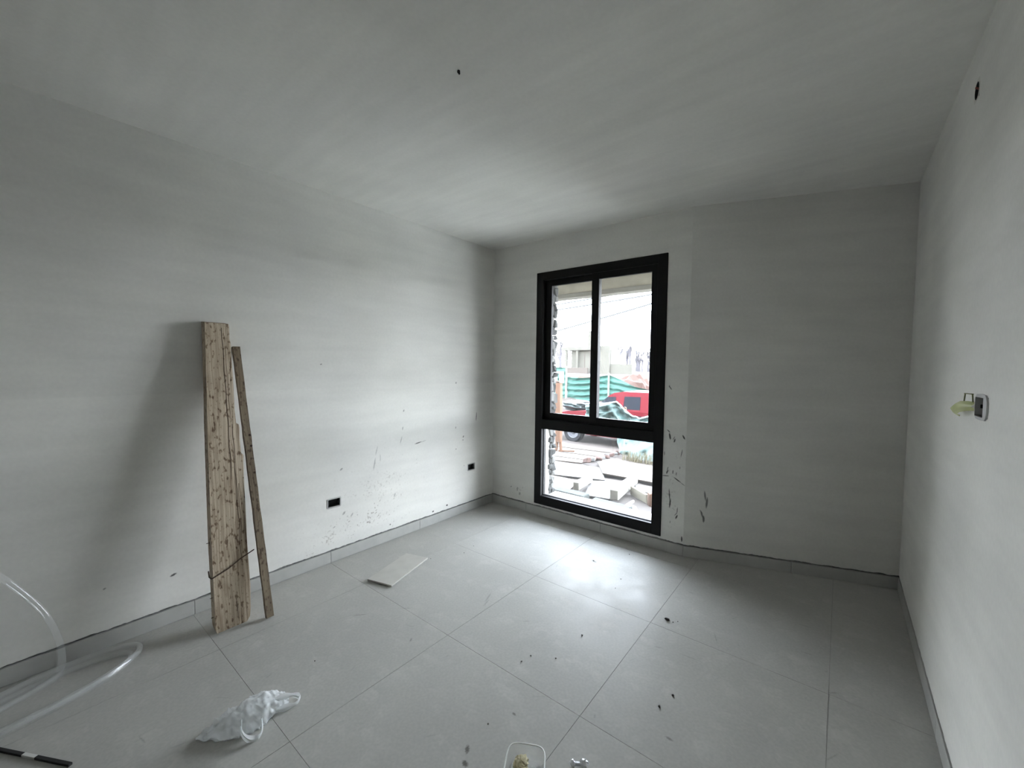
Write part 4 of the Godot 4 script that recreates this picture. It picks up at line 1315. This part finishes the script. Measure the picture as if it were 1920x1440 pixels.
func truck() -> void:
	var o := thing("red_truck", "red double-cab pickup truck parked behind the green tarpaulin", "truck", Vector3(-2.3, -0.99, -8.95))
	var T := Transform3D(Basis(), Vector3(2.3, 0.99, 8.95))
	var st := mb()
	var p := PackedVector2Array([Vector2(-4.66, -0.60), Vector2(-4.68, -0.34), Vector2(-4.62, -0.16), Vector2(-4.46, -0.08), Vector2(-3.30, 0.06), Vector2(-3.02, 0.14), Vector2(-0.55, 0.15), Vector2(-0.52, 0.02), Vector2(0.85, 0.02), Vector2(0.87, -0.62)])
	p.append_array(PackedVector2Array([Vector2(-0.38, -0.66)]))
	var back := arch(-0.80, -0.64, 0.41)
	back.reverse()
	p.append_array(PackedVector2Array(back))
	p.append_array(PackedVector2Array([Vector2(-1.3, -0.68), Vector2(-3.3, -0.68)]))
	var front := arch(-3.78, -0.64, 0.41)
	front.reverse()
	p.append_array(PackedVector2Array(front))
	p.append(Vector2(-4.25, -0.64))
	extrude(st, p, -9.76, -8.12, T)
	build(st, "body", M.red_paint, o)
	st = mb()      # cab, narrower towards the roof
	var lo := [[-3.06, 0.12], [-2.62, 0.56], [-2.46, 0.65], [-2.2, 0.695], [-1.25, 0.70], [-0.95, 0.66], [-0.62, 0.13]]
	for i in lo.size() - 1:
		var a := Vector2(lo[i][0], lo[i][1])
		var b := Vector2(lo[i + 1][0], lo[i + 1][1])
		var ia := 0.14 * clampf((a.y - 0.12) / 0.58, 0, 1)
		var ib := 0.14 * clampf((b.y - 0.12) / 0.58, 0, 1)
		quad(st, T * Vector3(a.x, a.y, -8.14 - ia), T * Vector3(b.x, b.y, -8.14 - ib), T * Vector3(b.x, b.y, -9.74 + ib), T * Vector3(a.x, a.y, -9.74 + ia))
		for s in [[-8.14, -1.0], [-9.74, 1.0]]:
			face(st, [T * Vector3(a.x, a.y, s[0] + s[1] * ia), T * Vector3(b.x, b.y, s[0] + s[1] * ib), T * Vector3(b.x, 0.12, s[0]), T * Vector3(a.x, 0.12, s[0])], T * Vector3(-1.8, 0.3, -8.94))
	build(st, "cab", M.red_paint, o)
	for w in [[[-2.98, 0.22], [-2.66, 0.52], [-2.38, 0.54], [-2.38, 0.24]], [[-2.12, 0.20], [-2.12, 0.56], [-1.64, 0.57], [-1.62, 0.20]], [[-1.34, 0.20], [-1.34, 0.57], [-1.05, 0.56], [-0.84, 0.22]]]:
		for s in [[-8.14, -1.0], [-9.74, 1.0]]:
			st = mb()
			var q := []
			for k in w:
				q.append(T * Vector3(k[0], k[1], s[0] + s[1] * (0.14 * (k[1] - 0.12) / 0.58 - 0.006)))
			face(st, q, T * Vector3(-1.8, 0.3, -8.94))
			for k in 4:
				var d := Vector3(0, 0, 0.012 * s[1])
				face(st, [q[k], q[(k + 1) % 4], q[(k + 1) % 4] + d, q[k] + d], T * Vector3(-1.8, 0.3, -8.94))
			build(st, "side_window", M.car_glass, o)
	st = mb()
	quad(st, T * Vector3(-3.02, 0.17, -8.24), T * Vector3(-2.66, 0.53, -8.32), T * Vector3(-2.66, 0.53, -9.56), T * Vector3(-3.02, 0.17, -9.64))
	build(st, "windscreen", M.car_glass, o)
	for x in [-2.27, -1.44]:
		st = mb()
		bx(st, T * Vector3(x - 0.006, -0.6, -8.116), T * Vector3(x + 0.006, 0.12, -8.126))
		build(st, "door_seam", M.seam, o)
	for x in [-2.45, -1.6]:
		st = mb()
		bx(st, T * Vector3(x - 0.09, -0.01, -8.10), T * Vector3(x + 0.05, 0.03, -8.13), 0.006)
		build(st, "door_handle", M.tyre, o)
	st = mb()
	bx(st, T * Vector3(-3.02, 0.14, -7.98), T * Vector3(-2.86, 0.30, -8.14), 0.02)
	build(st, "mirror", M.tyre, o)
	st = mb()
	bx(st, T * Vector3(-4.76, -0.66, -9.72), T * Vector3(-4.60, -0.44, -8.16), 0.03)
	build(st, "bumper", M.hub, o)
	for x in [-3.78, -0.80]:
		for z in [-8.14, -9.55]:
			st = mb()
			var W_ := Transform3D(Basis(Vector3(1, 0, 0), PI / 2), T * Vector3(x, -0.64, z))
			lathe(st, [Vector2(0.20, 0.005), Vector2(0.30, 0.02), Vector2(0.345, -0.03), Vector2(0.345, -0.17), Vector2(0.30, -0.21), Vector2(0.0, -0.21)], 28, W_)
			var tyre := build(st, "wheel", M.tyre, o)
			st = mb()
			lathe(st, [Vector2(0.0, 0.0), Vector2(0.06, 0.0), Vector2(0.09, -0.03), Vector2(0.18, -0.02), Vector2(0.215, 0.008)], 20, W_)
			build(st, "hub_cap", M.hub, tyre)
	# film-wrapped bundle on its bonnet
	st = mb()
	rock(st, Vector3(1.0, 0.34, 1.1), Vector3.ZERO, 611, 12, 18)
	var b := build(st, "wrapped_bundle", M.dark_film)
	b.position = Vector3(-4.02, 0.15, -8.75)
	tag(b, "dark plastic-wrapped bundle lying on the red truck's bonnet", "bundle")

# ------------------------------------------------------------------ beyond the site
func far_away() -> void:
	var h := thing("cream_house", "cream flat-roofed house with a tall chimney block far behind the netting", "house", Vector3(-23.0, 0.5, -46.0))
	var T := Vector3(23.0, -0.5, 46.0)
	var parts := [
		["wall", Vector3(-25.7, 0.3, -48), Vector3(-20.0, 3.6, -45.2), M.house], ["roof_slab", Vector3(-27.0, 3.55, -48.5), Vector3(-21.3, 4.0, -44.6), M.house],
		["chimney_block", Vector3(-23.4, 3.9, -46.5), Vector3(-22.45, 6.1, -45.5), M.house], ["end_block", Vector3(-21.35, 0.3, -47.5), Vector3(-20.05, 4.08, -44.9), M.house],
		["pillar", Vector3(-26.45, 0.3, -45.0), Vector3(-26.15, 3.56, -44.7), M.house], ["pillar", Vector3(-24.75, 0.3, -45.0), Vector3(-24.45, 3.56, -44.7), M.house],
		["terrace_wall", Vector3(-28.5, 0.3, -44.2), Vector3(-22.6, 1.25, -43.9), M.house_dark], ["garden_wall", Vector3(-20.05, 0.3, -45.6), Vector3(-17.2, 1.78, -45.2), M.house]]
	for e in parts:
		var st := mb()
		bx(st, e[1] + T, e[2] + T, 0.02)
		build(st, e[0], e[3], h)
	for x in [-25.0, -23.7, -22.9]:
		var st := mb()
		bx(st, Vector3(x - 0.05, 0.3, -45.24) + T, Vector3(x + 0.05, 3.5, -45.18) + T)
		build(st, "wall_fin", M.house_dark, h)
	# bare trees: three kinds, many copies
	var kinds := []
	for k in 3:
		kinds.append(tree_mesh(70 + k))
	var r := RandomNumberGenerator.new()
	r.seed = 9
	var list := [[-40.5, 8.2, 0, "tall bare tree rising behind the roof of the cream house"], [-33.4, 7.0, 1, "bare tree just right of the chimney of the cream house"]]
	for k in 17:
		list.append([-31.6 + 0.56 * k + r.randf_range(-0.2, 0.2), 6.6 - 0.09 * k + r.randf_range(-0.9, 0.7), k % 3, "slender bare tree in the leafless row beyond the netting"])
	for k in 3:
		list.append([-43.5 + 1.2 * k, 5.6, (k + 1) % 3, "slender bare tree in the leafless row beyond the netting"])
	for e in list:
		var o := inst(kinds[e[2]], "bare_tree")
		var z := -66.0 - 3.2 * (list.find(e) % 4)
		o.position = Vector3(e[0], gy(e[0], z) - 0.1, z)
		var s: float = (e[1] - 0.5) / 7.0
		o.scale = Vector3(s * 0.8, s, s * 0.8)
		o.rotation.y = r.randf_range(0, TAU)
		tag(o, e[3], "tree", "bare trees on the horizon")
	# overhead cables
	for e in [[3.20, 0.066, "topmost overhead cable crossing the sky", -6.9], [3.063, 0.063, "middle overhead cable crossing the sky", -7.0], [2.508, 0.202, "lowest overhead cable slanting across the sky", -7.25]]:
		var st := mb()
		var pts := []
		for k in 25:
			var x := lerpf(-9.0, 6.0, k / 24.0)
			pts.append(Vector3(x, e[0] + e[1] * (x + 3.71) + 0.004 * (x + 3.7) * (x + 1.0), e[3]))
		tube(st, pts, [0.024], 6)
		tag(build(st, "overhead_cable", M.cable), e[2], "cable", "overhead cables")

func tree_mesh(seed_: int) -> ArrayMesh:
	var r := RandomNumberGenerator.new()
	r.seed = seed_
	var st := mb()
	var grow := func(me: Callable, a: Vector3, dir: Vector3, length: float, rad: float, depth: int) -> void:
		var b := a + dir * length
		tube(st, [a, (a + b) / 2 + Vector3(r.randf_range(-1, 1), 0, r.randf_range(-1, 1)) * length * 0.04, b], [rad, rad * 0.8, rad * 0.55], 4, false)
		if depth == 0:
			return
		for k in (3 if depth > 1 else 4):
			var d := (dir + Vector3(r.randf_range(-1, 1), r.randf_range(0.2, 0.9), r.randf_range(-1, 1)) * 0.55).normalized()
			me.call(me, a.lerp(b, r.randf_range(0.35, 1.0)), d, length * r.randf_range(0.5, 0.75), rad * 0.58, depth - 1)
	grow.call(grow, Vector3(0, 0, 0), Vector3(r.randf_range(-0.05, 0.05), 1, 0).normalized(), 3.0, 0.42, 4)
	return commit(st, M.bark)
